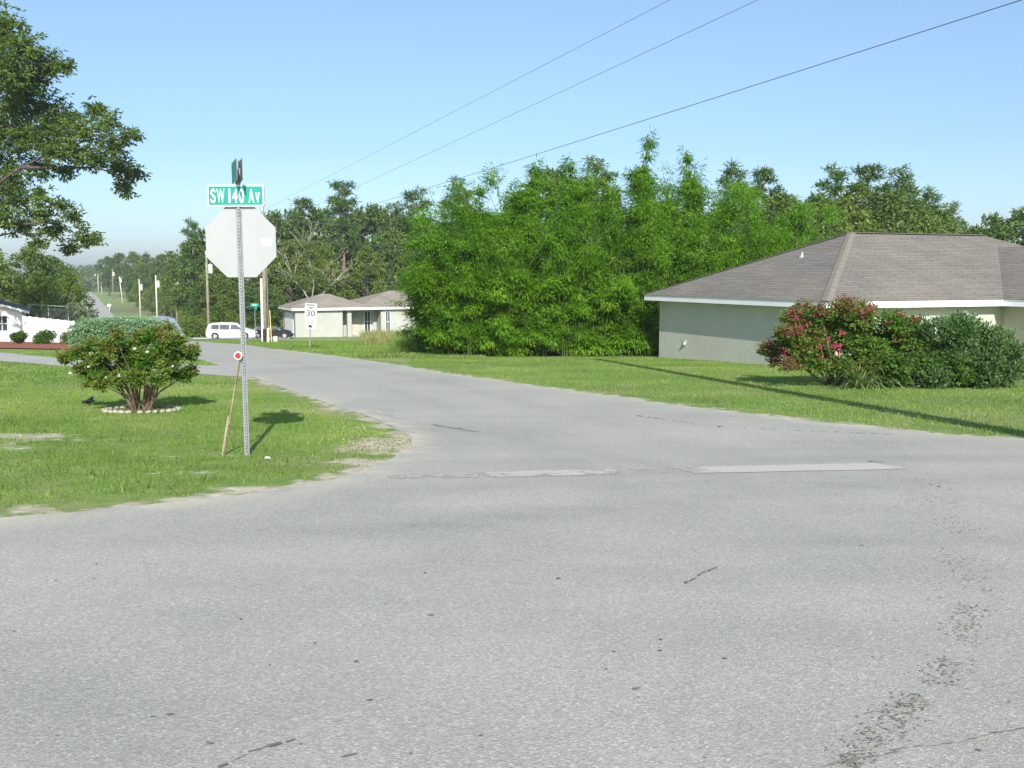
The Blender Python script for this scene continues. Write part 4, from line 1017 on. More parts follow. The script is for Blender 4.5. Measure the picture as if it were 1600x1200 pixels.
# long twig out to the right
m = MB(); tw = [Vector((.45, 0, .95)), Vector((.75, 0, 1.0)), Vector((.98, 0, .92))]; m.tube(tw, .005, 4); m.build('twig', M['bark_myrtle'], root)
foliage('twig_leaves', [(.55 + .06 * k, 0, 1.0 - .008 * k) for k in range(8)], [.045] * 8, 260, .05, .025, M['leaf_myrtle'], root, shell=0, varbias=.1)
fl = [(-72, 71), (60, 86 - 14), (33, 66), (-20, 58), (-42, 55), (-66, 92), (25, 95), (-105, 60), (8, 100)]
for (a, b) in fl:
    c = [(a * s, -.45 * (1 - abs(a) / 150), b * s)]; foliage('blossom', c, [.026 + rr.uniform(-.008, .014)], 60, .02, .018, M['petal_white'], root, shell=.3)
tag(root, 'low spreading shrub with a few white blossoms and bronze tips in a stone ring', 'shrub')
# mulch and ring of stones
m = MB(); n = 26; cx_, cy_ = g.x + .02, g.y - .05
m.add([(cx_ + math.cos(k / n * 6.283) * .56, cy_ + math.sin(k / n * 6.283) * .5, float(T(cy_ + math.sin(k / n * 6.283) * .5)) + .012) for k in range(n)], [tuple(range(n))]); o = m.build('mulch_bed', M['brown_mulch']); tag(o, kind='structure')
if o.data.polygons[0].normal.z < 0: o.data.flip_normals()
protos = []
for k in range(3):
    me = bpy.data.meshes.new('edging_stone'); bm = bmesh.new(); bmesh.ops.create_icosphere(bm, subdivisions=2, radius=1)
    for v in bm.verts: v.co = Vector((v.co.x * .055, v.co.y * .04, v.co.z * .032)) * (1 + rr.uniform(-.14, .14))
    for f in bm.faces: f.smooth = True
    bm.to_mesh(me); bm.free(); me.materials.append(M['stone']); protos.append(me)
for k in range(28):
    a = k / 28 * 6.283 + rr.uniform(-.05, .05); x, y = cx_ + math.cos(a) * .6, cy_ + math.sin(a) * .54
    o = bpy.data.objects.new('edging_stone', protos[k % 3]); COL.objects.link(o); o.location = (x, y, float(T(y)) + .02); o.rotation_euler = (rr.uniform(-.2, .2), rr.uniform(-.2, .2), a + 1.57 + rr.uniform(-.3, .3)); o.scale = [rr.uniform(.85, 1.2)] * 3
    tag(o, 'small pale rounded stone in the ring round the white-blossomed shrub', 'stone', 'ring of edging stones round the shrub')
# spot light on the lawn
g = gnd(141, 634); root = empty('garden_spotlight', g, .6); m = MB(); m.tube([(0, 0, -.05), (0, 0, .09)], .01, 6); m.build('spike', M['plastic_black'], root)
m = MB(); m.tube([(-.07, 0, .06), (.0, -.02, .10), (.06, -.05, .13)], [.028, .042, .05], 10); m.build('lamp_head', M['plastic_black'], root)
m = MB(); m.tube([(.061, -.051, .131), (.066, -.054, .133)], .042, 10); m.build('lens', M['lens'], root); m = MB(); m.box(-.13, -.06, -.04, .03, .05, .10); m.build('battery_box', M['plastic_black'], root, bevel=.008)
tag(root, 'small black garden spotlight on a spike in the left lawn', 'lamp')

# right crape myrtle with pink blossom, glossy bush, strappy plant
g = Vector((xat(1311, 22.8), 22.8, float(T(22.8)))); s = 22.8 / F_PX; root = empty('pink_crape_myrtle', g); cen = []; rad = []; rr = random.Random(8); m = MB()
cl = [(-95, 55, 13), (-85, 85, 16), (-70, 110, 18), (-60, 60, 22), (-45, 85, 24), (-40, 120, 17), (-20, 60, 24), (-15, 100, 26), (0, 128, 15), (15, 75, 26), (25, 110, 24), (50, 118, 18), (45, 80, 26), (75, 105, 20), (70, 70, 24), (95, 85, 20), (90, 50, 20), (-50, 38, 18), (0, 35, 20), (-88, 35, 9), (105, 105, 12), (-75, 78, 16), (110, 68, 18), (118, 92, 16), (122, 45, 20), (55, 38, 22), (25, 40, 20), (30, 62, 24)]
for (a, b, r) in cl:
    b *= .96
    for k in range(2): cen.append((a * s + rr.uniform(-.1, .1), rr.uniform(-.8, .7), b * s)); rad.append(r * s * .95)
for i in range(0, len(cen), 2):
    c = Vector(cen[i]); b = Vector((c.x * .12, c.y * .12, -.05)); m.tube([b, b.lerp(c, .5) + Vector((0, 0, .2)), c], [.026, .014, .004], 6)
m.build('stems', M['bark_myrtle'], root, smooth=True)
foliage('foliage', cen, [r * 1.12 for r in rad], 52000, .088, .042, M['leaf_myrtle'], root, sprays=7, shell=.2, squash=.85, varbias=.0)
outer = [c for c in cen if c[2] > 1.5 or c[0] < -.9]
foliage('bronze_tips', [(c[0], c[1] - .12, c[2] + .1) for c in outer], [.25] * len(outer), 7500, .06, .028, M['leaf_dusky'], root, sprays=7, shell=.2)
for (a, b, r) in [(-18, 68, .15), (-42, 66, .13), (-14, 56, .12), (-30, 80, .1), (-70, 95, .12), (-95, 60, .12), (0, 128, .14), (30, 128, .1), (-50, 118, .12), (78, 118, .12), (100, 112, .1), (-88, 40, .1), (-60, 105, .1), (-10, 88, .12), (-40, 50, .12), (60, 105, .1), (-80, 112, .1), (18, 122, .1)]:
    foliage('blossom', [(a * s, -.72, b * s * .96)], [r * .8], 130 if r > .13 else 30, .04, .035, M['petal_pink'], root, shell=.1)
tag(root, 'broad shrub with dark pink blossom and bronze tips at the corner of the right house', 'shrub')
g = Vector((xat(1506, 22.3), 22.3, float(T(22.3)))); s = 22.3 / F_PX; cen = []; rad = []
cl = [(-95, 65, 22), (-75, 85, 22), (-50, 95, 22), (-20, 100, 22), (10, 92, 24), (40, 78, 24), (65, 58, 22), (78, 32, 16), (-85, 35, 26), (-50, 50, 30), (-15, 55, 32), (20, 45, 32), (50, 35, 26), (-110, 30, 20), (-60, 20, 22), (-20, 20, 24), (20, 18, 22), (60, 16, 18), (-70, 100, 10), (-15, 112, 8)]
for (a, b, r) in cl:
    b *= .95
    for k in range(2): cen.append((a * s, rr.uniform(-.7, .7), b * s)); rad.append(r * s)
shrub('glossy_bush', g, cen, rad, 34000, .10, .042, 'leaf_glossy', 'wide dense grey green bush with upright leaves before the front wall of the right house', 'shrub', sprays=6, shell=.55, squash=1.0, up=-.1, droop=-.6, r=.04)
g = Vector((xat(1425, 21.9), 21.9, float(T(21.9)))); cen = [(rr.uniform(-1.0, 1.5), rr.uniform(-.3, .3), rr.uniform(.2, .6)) for _ in range(18)]
shrub('low_green_shrub', g, cen, [.3] * 18, 11000, .08, .045, 'leaf_box', 'low bright green shrub at the foot of the larger bushes right of the strappy plant', 'shrub', sprays=6, shell=.5, r=.015)
def strappy(name, g, n, h, wd, label, seed):
    rng = random.Random(seed); root = empty(name, g); V = []; F_ = []; va = []
    for i in range(n):
        an = rng.uniform(0, 6.283); el = rng.uniform(.25, 1.45); L0 = h * rng.uniform(.7, 1.2); q = rng.random(); dirh = Vector((math.cos(an), math.sin(an), 0)); sd_ = Vector((-math.sin(an), math.cos(an), 0))
        p = Vector((rng.uniform(-.06, .06), rng.uniform(-.06, .06), 0)); b = len(V); e = el
        for k in range(7):
            ww = wd * (1 - (k / 6) ** 1.5) + .002; V += [tuple(p - sd_ * ww), tuple(p + sd_ * ww)]; va += [q, q]
            p = p + (dirh * math.cos(e) + Vector((0, 0, math.sin(e)))) * L0 / 6; e -= .30 * (1.5 - el * .6)
            p.z = max(p.z, .02)
        for k in range(6): F_.append((b + 2 * k, b + 2 * k + 1, b + 2 * k + 3, b + 2 * k + 2))
    npmesh('fronds', V, F_, M['leaf_strap'], root, attrs={'var': va}); m = MB(); m.tube([(0, 0, -.05), (0, 0, .12)], [.08, .05], 8); m.build('crown_base', M['bark'], root)
    tag(root, label, 'plant', 'strappy plants by the right house'); return root
strappy('strappy_plant', Vector((xat(1345, 21.7), 21.7, float(T(21.7)))), 130, .95, .013, 'strappy arching yellow green plant at the foot of the pink blossom shrub', 1)
strappy('strappy_plant', Vector((xat(1368, 22.0), 22.0, float(T(22.0)))), 90, 1.35, .013, 'taller spiky strappy plant just behind the arching one', 2)

# ------------------------------------------------------------------ grass
def in_px_ground(X, Y):
    road = in_poly_np(X, Y, near_poly)
    return ~road
drive_poly = [gnd(*p) for p in [(-160, 541), (0, 550.5), (120, 563), (250, 568), (347, 572), (399, 590.5), (290, 584), (120, 574), (0, 564.5), (-160, 552)]]
house_poly = [Vector((HB.x, HB.y, 0)) + Matrix.Rotation(ang, 3, 'Z') @ Vector(p) for p in ((oh, oh, 0), (Lm, oh, 0), (Lm, D_, 0), (oh, D_ - oh, 0))]
def vnoise(x, y, sc, seed):
    a = np.random.default_rng(seed).random((64, 64)); X_ = x * sc; Y_ = y * sc; xi = np.floor(X_).astype(int); yi = np.floor(Y_).astype(int); fx_ = X_ - xi; fy_ = Y_ - yi
    fx_ = fx_ * fx_ * (3 - 2 * fx_); fy_ = fy_ * fy_ * (3 - 2 * fy_); g_ = lambda i, j: a[i % 64, j % 64]
    return (g_(xi, yi) * (1 - fx_) + g_(xi + 1, yi) * fx_) * (1 - fy_) + (g_(xi, yi + 1) * (1 - fx_) + g_(xi + 1, yi + 1) * fx_) * fy_
def grass(name, n, ylo, yhi, ulo, uhi, hgt, wid, label, seed, mat='grass', sandk=1.0, region=None, pw=1.6, tint=0.0):
    rng = np.random.default_rng(seed)
    # uniform in world area inside the view wedge
    y = (ylo ** 2 + rng.random(n) * (yhi ** 2 - ylo ** 2)) ** .5; u = rng.uniform(ulo, uhi, n); x = (u - 800) * y / F_PX
    ok = in_px_ground(x, y) & ~in_poly_np(x, y, drive_poly) & ~in_poly_np(x, y, house_poly)
    ok &= ~in_poly_np(x, y, [gnd(-60, 531), gnd(114, 536), gnd(110, 549), gnd(-60, 547)])
    # off the far road strip
    xl_ = Lc[0].x + (y - Lc[0].y) * RD.x / RD.y; xr_ = Rc[0].x + (y - Rc[0].y) * RD.x / RD.y
    ok &= ~((y > Lc[0].y) & (x > xl_) & (x < xr_))
    if region is not None: ok &= region(x, y)
    dd = np.minimum(dist_line(x, y, edgeL), dist_line(x, y, edgeR) * 1.8)
    nz = vnoise(x, y, 1.9, 1) * .6 + vnoise(x, y, 5.2, 2) * .4
    sd_ = 0.85 * np.clip(1 - dd / 0.85, 0, 1); tp = np.hypot(x - L[5].x, (y - L[5].y) * .8); sd_ = np.maximum(sd_, 1.1 * np.clip(1 - tp / 1.5, 0, 1))
    for (uu, vv, rx, ry, a) in PATCH:
        g_ = gnd(uu, vv); sd_ = np.maximum(sd_, a * np.clip(1.25 - ((x - g_.x) ** 2 / rx ** 2 + (y - g_.y) ** 2 / ry ** 2), 0, 1))
    ok &= rng.random(n) > np.clip((sd_ * sandk + (nz - .5) * .8 - .35) * 3, 0, .985)
    x = x[ok]; y = y[ok]; nz = nz[ok]; sd_ = sd_[ok]; k = len(x)
    # gather into tufts
    big = vnoise(x, y, .55, 4)
    h = hgt * rng.uniform(.45, 1.25, k) * (.55 + .8 * vnoise(x, y, 2.7, 3)) * (1 - .5 * np.clip(sd_, 0, 1))
    an = rng.random(k) * 6.283; ln_ = rng.uniform(.15, .75, k); wv = wid * rng.uniform(.6, 1.3, k)
    z = T(y); ba = rng.random(k) * 3.1416
    A = np.stack([x - np.cos(ba) * wv, y - np.sin(ba) * wv, z - .004], 1); B = np.stack([x + np.cos(ba) * wv, y + np.sin(ba) * wv, z - .004], 1)
    C = np.stack([x + np.cos(an) * ln_ * h, y + np.sin(an) * ln_ * h, z + h], 1)
    V = np.stack([A, B, C], 1).reshape(-1, 3); F = np.arange(3 * k).reshape(-1, 3)
    var = np.clip(rng.random(k) ** pw * .66 + (nz - .35) * .40 + (big - .42) * .50 + tint + np.clip(sd_, 0, 1) * .35 * rng.random(k), 0, 1)
    o = npmesh(name, V, F, M[mat], attrs={'var': np.repeat(var, 3)}); tag(o, label, 'grass', kind='stuff'); return o
leftside = lambda x, y: x < L[5].x + .2
rightside = lambda x, y: (y > 11)
grass('lawn_grass', 230000, 7.6, 22, -60, 680, .025, .0040, 'short sunlit lawn grass at the left corner round the sign post', 1, region=lambda x, y: x < L[5].x + .3, tint=.10)
grass('lawn_weeds', 4500, 7.6, 20, -60, 680, .085, .008, 'scattered lighter weed blades in the left lawn', 11, region=lambda x, y: x < L[5].x + .1)
grass('lawn_grass', 90000, 22, 58, -60, 420, .06, .011, 'short lawn grass round the driveway and hedge', 2, region=lambda x, y: x < -3.5)
grass('verge_grass', 200000, 11, 40, 640, 1660, .05, .0065, 'bright green lawn grass between the road and the right house', 3, pw=1.9)
grass('verge_grass', 80000, 38, 86, 330, 760, .10, .017, 'green roadside grass round the speed limit sign', 4)
tg = [gnd(570, 540), gnd(600, 546)]
grass('tall_grass', 26000, 60, 108, 568, 690, .75, .022, 'tall pale dry grass patch in front of the far tan house', 6, mat='tall_grass')
grass('tall_grass', 9000, 45, 62, 615, 700, .45, .018, 'dark rough weeds at the left foot of the bamboo', 7, mat='grass')
# dry leaf litter trail on the asphalt
rng = np.random.default_rng(4); P = []
trail = [(1440, 752), (1470, 775), (1490, 800), (1510, 830), (1490, 870), (1530, 925), (1520, 960), (1490, 1000), (1480, 1050), (1430, 1090), (1400, 1125), (1340, 1180), (1300, 1215)]
for i in range(1500):
    t = rng.random() * (len(trail) - 1.001); i0 = int(t); a, b = trail[i0], trail[i0 + 1]; f = t - i0
    g_ = gnd(a[0] + (b[0] - a[0]) * f + rng.normal() * 20 * (1 if rng.random() < .8 else 2.4), a[1] + (b[1] - a[1]) * f + rng.normal() * 7)
    cl_ = vnoise(np.array([g_.x]), np.array([g_.y]), 4.0, 9)[0]
    if cl_ > .42: P.append((g_.x, g_.y, g_.z + .010))
P = np.array(P); n = len(P); D = rnd_dirs(n); D[:, 2] *= .1; Nn = np.tile([0, 0, 1.0], (n, 1)) + rnd_dirs(n) * .25
V, F, va = leaves(P, D, Nn, rng.uniform(.008, .026, n), rng.uniform(.004, .011, n), rng.random(n)); o = npmesh('leaf_litter', V, F, M['dry_leaf'], attrs={'var': va}); tag(o, 'trail of dry brown leaf bits on the asphalt at the lower right', 'leaf litter', kind='stuff')
# light sandy gravel at the corner
k = 500; P = []
for i in range(k):
    a = L[5] + Vector((random.gauss(-.35, .35), random.gauss(-.05, .5), 0)); 
    if not in_poly(a.x, a.y, near_poly): P.append((a.x, a.y, float(T(a.y)) + .006))
P = np.array(P); D = rnd_dirs(len(P)); Nn = np.tile([0, 0, 1.0], (len(P), 1)) + rnd_dirs(len(P)) * .6
V, F, va = leaves(P, D, Nn, .03, .02, rng.random(len(P))); o = npmesh('dry_clippings', V, F, M['tall_grass'], attrs={'var': va}); tag(o, 'dry grass clippings on the sandy tip of the left corner', 'clippings', kind='stuff')

# ------------------------------------------------------------------ text helper
def text_mesh(txt, size, sx, name, mat, parent, loc, rot, align='CENTER', extr=.0006, bold=0.0):
    cu = bpy.data.curves.new('t', 'FONT'); cu.body = txt; cu.size = size; cu.align_x = align; cu.align_y = 'CENTER'; cu.extrude = extr; cu.offset = bold
    to = bpy.data.objects.new('t', cu); COL.objects.link(to); bpy.context.view_layer.update()
    me = bpy.data.meshes.new_from_object(to.evaluated_get(bpy.context.evaluated_depsgraph_get())); bpy.data.objects.remove(to)
    for v in me.vertices: v.co.x *= sx
    me.materials.clear(); me.materials.append(mat); me.name = name
    o = bpy.data.objects.new(name, me); COL.objects.link(o); o.parent = parent; o.location = loc; o.rotation_euler = rot; KIDS.setdefault(parent.name, []).append(o); return o
def fit_text(txt, w_, h_, name, mat, parent, loc, bold=0.0, rot=(math.pi / 2, 0, 0), flip=False):
    o = text_mesh(txt, h_ * 1.4, 1.0, name, mat, parent, loc, rot, bold=bold)
    xs = [v.co.x for v in o.data.vertices]; ys = [v.co.y for v in o.data.vertices]; kx = w_ / (max(xs) - min(xs)); ky = h_ / (max(ys) - min(ys)); cx = (max(xs) + min(xs)) / 2; cy = (max(ys) + min(ys)) / 2
    for v in o.data.vertices: v.co.x = (v.co.x - cx) * kx; v.co.y = (v.co.y - cy) * ky
    return o
def rrect(w_, h_, r, n=5):
    pts = []
    for cx, cz, a0 in ((w_ / 2 - r, h_ / 2 - r, 0), (-w_ / 2 + r, h_ / 2 - r, 90), (-w_ / 2 + r, -h_ / 2 + r, 180), (w_ / 2 - r, -h_ / 2 + r, 270)):
        for k in range(n + 1): a = R(a0 + 90 * k / n); pts.append((cx + math.cos(a) * r, cz + math.sin(a) * r))
    return pts
# ------------------------------------------------------------------ stop sign with street names (seen from behind)
g = gnd(386, 711); sg = empty('stop_sign', g); sg.rotation_euler = (0, R(-.25), R(2)); sp = g.y / F_PX
def Z(v): return zat(v, g.y) - g.z
ht = Z(262)
# perforated U channel post, holes as small dark insets
m = MB(); w2 = .030
poly = [(-w2, 0), (-w2 * .78, -.004), (-.016, -.004), (-.011, -.026), (.011, -.026), (.016, -.004), (w2 * .78, -.004), (w2, 0), (w2 * .75, .001), (.019, .001), (.014, -.021), (-.014, -.021), (-.019, .001), (-w2 * .75, .001)]
m.prism(poly, 'z', -.1, ht); post = m.build('post', M['galv'], sg)
m = MB(); z_ = .04
while z_ < ht - .02: m.box(-.0055, .0055, -.0278, -.0255, z_ - .006, z_ + .006); z_ += .0254 * 1.35
m.build('bolt_holes', M['hole'], post)
oc = Z(378.5); r8 = .381 / math.cos(R(22.5)); pts = [(math.cos(R(22.5 + 45 * k)) * r8, oc + math.sin(R(22.5 + 45 * k)) * r8) for k in range(8)]
ox = .01
m = MB(); m.prism([(a + ox, b) for a, b in pts], 'y', .006, .0085); pn = m.build('octagon_panel', M['alum'], sg)
m = MB(); m.prism([(ox + (a) * 1.0, oc + (b - oc) * 1.0) for a, b in pts], 'y', .0088, .0095); m.build('red_face', M['sign_red'], pn)
text_mesh('STOP', .36, .8, 'lettering', M['sign_white'], pn, (ox, .0100, oc), (math.pi / 2, 0, math.pi), bold=.008)
m = MB(); m.box(.235 + .0, .235 + .105, .0045, .0058, oc - .035, oc + .035); m.build('sticker', M['sticker'], pn)
for b_ in (.25, -.25): m = MB(); m.tube([(0, -.031, oc + b_), (0, -.024, oc + b_)], .008, 8); m.build('bolt', M['galv'], sg)
# street name blade
nz = Z(306); bw, bh = .612, .232; bx0 = -.02
m = MB(); m.prism([(a + bx0, nz + b) for a, b in rrect(bw, bh, .02)], 'y', -.034, -.031); nb = m.build('street_name_blade', M['sign_white'], sg)
m = MB(); m.prism([(a + bx0, nz + b) for a, b in rrect(bw - .032, bh - .032, .014)], 'y', -.0352, -.0343); m.build('green_field', M['sign_green'], nb)
for tx, xx, ww_, hh2, dz in (('S', -.243, .054, .154, 0), ('W', -.162, .086, .150, 0), ('1', -.068, .022, .150, 0), ('4', -.010, .056, .150, 0), ('0', .062, .054, .154, 0), ('A', .168, .062, .150, 0), ('v', .236, .050, .112, -.019)):
    fit_text(tx, ww_, hh2, 'lettering', M['sign_white'], nb, (bx0 + xx, -.0358, nz - .002 + dz), bold=.0045)
m = MB(); m.prism([(a + bx0, nz + b) for a, b in rrect(bw, bh, .02)], 'y', .010, .013); m.build('rear_blade', M['alum_edge'], sg)
# crossing blade seen nearly edge on: two plates
cz = Z(268)
for sx, rot, mt, fmt in ((-.034, R(108.5), 'alum_edge', 'sign_green'), (.030, R(107.5), 'alum', 'sign_green')):
    m = MB(); m.prism([(a, b) for a, b in rrect(.612, .232, .02)], 'y', -.0015, .0015); pb = m.build('cross_street_blade', M['alum_edge' if sx < 0 else 'galv'], sg); pb.location = (sx, 0, cz + .0); pb.rotation_euler = (0, 0, rot)
    m = MB(); m.prism([(a, b) for a, b in rrect(.58, .20, .014)], 'y', .0018, .0024) if sx < 0 else m.prism([(a, b) for a, b in rrect(.58, .20, .014)], 'y', -.0024, -.0018); m.build('green_field', M['sign_green'], pb)
m = MB(); m.box(-.016, .016, -.02, .012, ht - .03, ht + .09); m.tube([(0, -.028, ht), (0, -.019, ht)], .012, 8); m.build('cross_bracket', M['galv'], sg)
tag(sg, 'back of a stop sign on a perforated post under a green SW 140 Av blade', 'stop sign')
# leaning wooden stake with round red reflector
g2 = gnd(347, 711); topz = Z(552); st = empty('reflector_stake', g2); tx_ = xat(371, g.y - .05) - g2.x; ty_ = g.y - .05 - g2.y
m = MB(); pa, pb_ = Vector((0, 0, -.08)), Vector((tx_, ty_, topz - .02)); mid_ = pa.lerp(pb_, .45)
d_ = (pb_ - pa).normalized()
Mx = Matrix.Translation(pa) @ d_.to_track_quat('Z', 'Y').to_matrix().to_4x4(); Lg = (pb_ - pa).length
m.box(-.025, .025, -.012, .012, 0, Lg * .44, Mx); m.build('thick_stake', M['wood_stake'], st)
m = MB(); m.box(-.016, .016, -.0215, -.0125, Lg * .36, Lg, Mx); m.build('thin_stake', M['wood_stake'], st)
rc = pb_ + Vector((.0, -.03, .0)); m = MB(); m.tube([rc, rc + Vector((0, -.006, 0))], .046, 24); q = m.build('reflector_rim', M['sign_white'], st)
m = MB(); m.tube([rc + Vector((0, -.0065, 0)), rc + Vector((0, -.011, 0))], .033, 24); m.build('reflector_disc', M['sign_red'], q)
m = MB(); m.box(.005, .035, -.02, -.017, Lg - .16, Lg - .05, Mx); m.build('label_strip', M['guard_white'], st)
tag(st, 'leaning wooden stake with round red reflector against the sign post', 'marker stake')
# crumpled clear wrapper on the grass
g3 = gnd(418, 718); me = bpy.data.meshes.new('crumpled_wrapper'); bm = bmesh.new(); bmesh.ops.create_icosphere(bm, subdivisions=2, radius=.05)
for v in bm.verts: v.co = Vector((v.co.x * 1.1, v.co.y * .8, v.co.z * .45)) * random.uniform(.6, 1.3)
bm.to_mesh(me); bm.free(); me.materials.append(M['sticker']); o = bpy.data.objects.new('crumpled_wrapper', me); COL.objects.link(o); o.location = g3 + Vector((0, 0, .02)); o.scale = (.6, .5, .5)
tag(o, 'small crumpled pale wrapper on the grass by the post', 'litter')

# ------------------------------------------------------------------ speed limit sign
y = 52.0; g = Vector((xat(482.5, y), y, float(T(y)))); ss = empty('speed_limit_sign', g, R(10)); ss.rotation_euler = (0, R(3), R(8)); Zs = lambda v: zat(v, y) - g.z; k_ = y / F_PX
m = MB(); m.prism([(-.03, 0), (-.012, -.02), (.012, -.02), (.03, 0), (.014, -.012), (-.014, -.012)], 'z', -.1, Zs(474)); m.build('post', M['galv'], ss)
def plate(zc, w_, h_, nm): m = MB(); m.prism([(a, zc + b) for a, b in rrect(w_, h_, .03)], 'y', -.030, -.026); return m.build(nm, M['sign_white'], ss)
z1_ = Zs(485.5); p1 = plate(z1_, .61, .76, 'speed_plate'); z2_ = Zs(505.5); p2 = plate(z2_, .54, .56, 'restriction_plate')
for tx, ww_, hh2, dz in (('SPEED', .44, .10, .29), ('LIMIT', .38, .10, .15), ('30', .44, .32, -.13)): fit_text(tx, ww_, hh2, 'lettering', M['sign_black'], p1, (0, -.032, z1_ + dz), bold=.006)
m = MB(); ring = []
for k in range(24): a = k / 24 * 6.283; ring.append((math.cos(a), math.sin(a)))
vs = [(a * .13, -.0318, z2_ + .12 + b * .13) for a, b in ring] + [(a * .1, -.0318, z2_ + .12 + b * .1) for a, b in ring]; m.add(vs, [(k, (k + 1) % 24, (k + 1) % 24 + 24, k + 24) for k in range(24)])
m.box(-.09, .09, -.0322, -.0318, z2_ + .11, z2_ + .13); m.build('red_ring', M['sign_red'], p2)
m = MB(); m.box(-.10, .05, -.0325, -.0318, z2_ - .2, z2_ - .07); m.box(.05, .10, -.0325, -.0318, z2_ - .2, z2_ - .11); m.box(-.07, -.03, -.0325, -.0318, z2_ - .23, z2_ - .2); m.box(.03, .07, -.0325, -.0318, z2_ - .23, z2_ - .2); m.build('truck_symbol', M['sign_black'], p2)
tag(ss, 'white speed limit 30 sign with a second plate below on a leaning post', 'road sign')
# far street name sign
y = 98.0; g = Vector((xat(398, y), y, float(T(y)))); fs = empty('street_name_sign', g, R(4)); Zs = lambda v: zat(v, y) - g.z
m = MB(); m.tube([(0, 0, -.1), (0, 0, Zs(480))], .035, 8); m.build('post', M['galv'], fs)
m = MB(); m.box(-.42, .42, -.05, -.044, Zs(479), Zs(474)); b_ = m.build('street_name_blade', M['sign_green'], fs)
text_mesh('SW', .24, 1.1, 'lettering', M['sign_white'], b_, (0, -.052, (Zs(479) + Zs(474)) / 2), (math.pi / 2, 0, 0), bold=.006)
m = MB(); m.box(.02, .025, -.4, .3, Zs(483), Zs(479.3)); m.box(.0, .22, -.05, -.044, Zs(483), Zs(479.3)); m.build('cross_street_blade', M['sign_green'], fs)
tag(fs, 'small green street name sign on a thin post before the parked cars', 'street sign')

# ------------------------------------------------------------------ utility poles and wires
def upole(u, y, vtop, r, label, mat='wood_pole', transf=None, lean=0.0, guard=False, pos=None, h=None, group='utility poles along the road'):
    g = Vector((xat(u, y), y, float(T(y)))) if pos is None else Vector((pos[0], pos[1], float(T(pos[1]))))
    root = empty('utility_pole', g); root.rotation_euler = (0, lean, 0); hh_ = h if h else zat(vtop, y) - g.z
    m = MB(); m.tube([(0, 0, -.3), (0, 0, hh_ * .5), (0, 0, hh_)], [r, r * .85, r * .7], 10); m.build('pole', M[mat], root, smooth=True)
    if transf:
        zt = zat(transf[1], y) - g.z; sz = transf[2]; m = MB(); m.tube([(transf[0], -.05, zt - sz * .55), (transf[0], -.05, zt - sz * .5), (transf[0], -.05, zt + sz * .45), (transf[0], -.05, zt + sz * .55)], [sz * .22, sz * .27, sz * .27, sz * .18], 12); tr = m.build('transformer', M['concrete_pole'], root, smooth=False)
        m = MB(); m.tube([(transf[0], -.05, zt + sz * .5), (transf[0], -.05, zt + sz * .8)], .035, 6); m.build('bushing', M['wood_pole'], tr)
    m = MB(); m.tube([(0, 0, hh_ * .965), (0, -.14, hh_ * .975)], .03, 6); m.tube([(0, -.14, hh_ * .96), (0, -.14, hh_ * 1.0)], [.05, .035], 8); m.build('insulator', M['guard_white'], root)
    tag(root, label, 'utility pole', group); return root
pA = upole(414, 74, 322, .17, 'nearest utility pole, close behind the stop sign with a white guard tube')
m = MB(); m.tube([(-.2, -.12, -.1), (-.2, -.12, zat(435, 74) - float(T(74)))], .09, 10); m.build('cable_guard', M['guard_white'], pA)
m = MB(); m.tube([(.22, 0, -.1), (.2, -.02, zat(330, 74) - float(T(74)))], .03, 6); m.build('conduit', M['galv'], pA)
m = MB(); m.box(-.13, .2, -.35, -.18, 0, 1.0); m.build('meter_box', M['plastic_black'], pA)
upole(325, 110, 392, .17, 'utility pole with a white transformer at the left of the white minivan', transf=(.42, 420, .95))
upole(276, 150, 425, .17, 'brown utility pole without a white drum, left of the minivan pole', transf=(.3, 442, .5))
upole(245, 190, 430, .16, 'pale utility pole with a big white transformer above the silver van', 'concrete_pole', transf=(.45, 444, 1.2))
upole(219, 235, 436, .16, 'pale utility pole with transformer above the left half of the hedge', 'concrete_pole', transf=(.45, 449, 1.3))
upole(192, 360, 432, .2, 'leaning pale utility pole beside the distant road', 'concrete_pole', transf=(.35, 438, 1.6), lean=R(-5))
upole(178, 420, 421, .22, 'tall distant pole left of the leaning pole', transf=(.5, 428, 1.5))
upole(160, 520, 426, .24, 'distant pole with bright foot at the edge of the far lawn', 'concrete_pole', transf=(.5, 429, 1.7))
for u, y in ((155, 600), (150, 680), (146, 740), (142, 800), (138, 860)):
    upole(u, y, 428, .26, 'tiny pole in the distant row past the road crest', 'concrete_pole', transf=(.5, 430, 1.8), group='tiny poles past the road crest')
pR = upole(0, 0, 0, .25, 'utility pole standing off the right edge of the lawn, casting the long shadow', pos=(6.95, 11.95), h=15.6)
def wire(name, a, b, sag, r, label, group=None, n=24):
    pts = []
    for k in range(n + 1): t = k / n; p = Vector(a).lerp(Vector(b), t); p.z -= 4 * sag * t * (1 - t); pts.append(p)
    m = MB(); m.tube(pts, r, 5, cap=False); o = m.build(name, M['wire'], smooth=True); tag(o, label, 'wire', group); return o
pr = Vector((6.95, 11.95, 0)); pa_ = Vector((xat(414, 74), 74, 0)); GWi = 'overhead wires across the sky'
def W3(h0, h1, sag, r, lb, off=(0, 0)): wire('overhead_wire', (pr.x + off[0], pr.y, CAM_H + h0), (pa_.x + off[1], pa_.y, CAM_H + h1), sag, r, lb, GWi)
W3(5.75, 4.70, .0, .005, 'highest thin wire across the sky')
W3(5.05, 3.35, .05, .005, 'middle wire across the sky between the highest and the lowest')
W3(3.50, 2.9, .14, .007, 'lowest and darkest wire across the sky running out at the upper right')
pp = [Vector((xat(u, y), y, zat(v, y))) for u, y, v in ((414, 74, 332), (325, 110, 396), (276, 150, 428), (245, 190, 433), (219, 235, 440))]
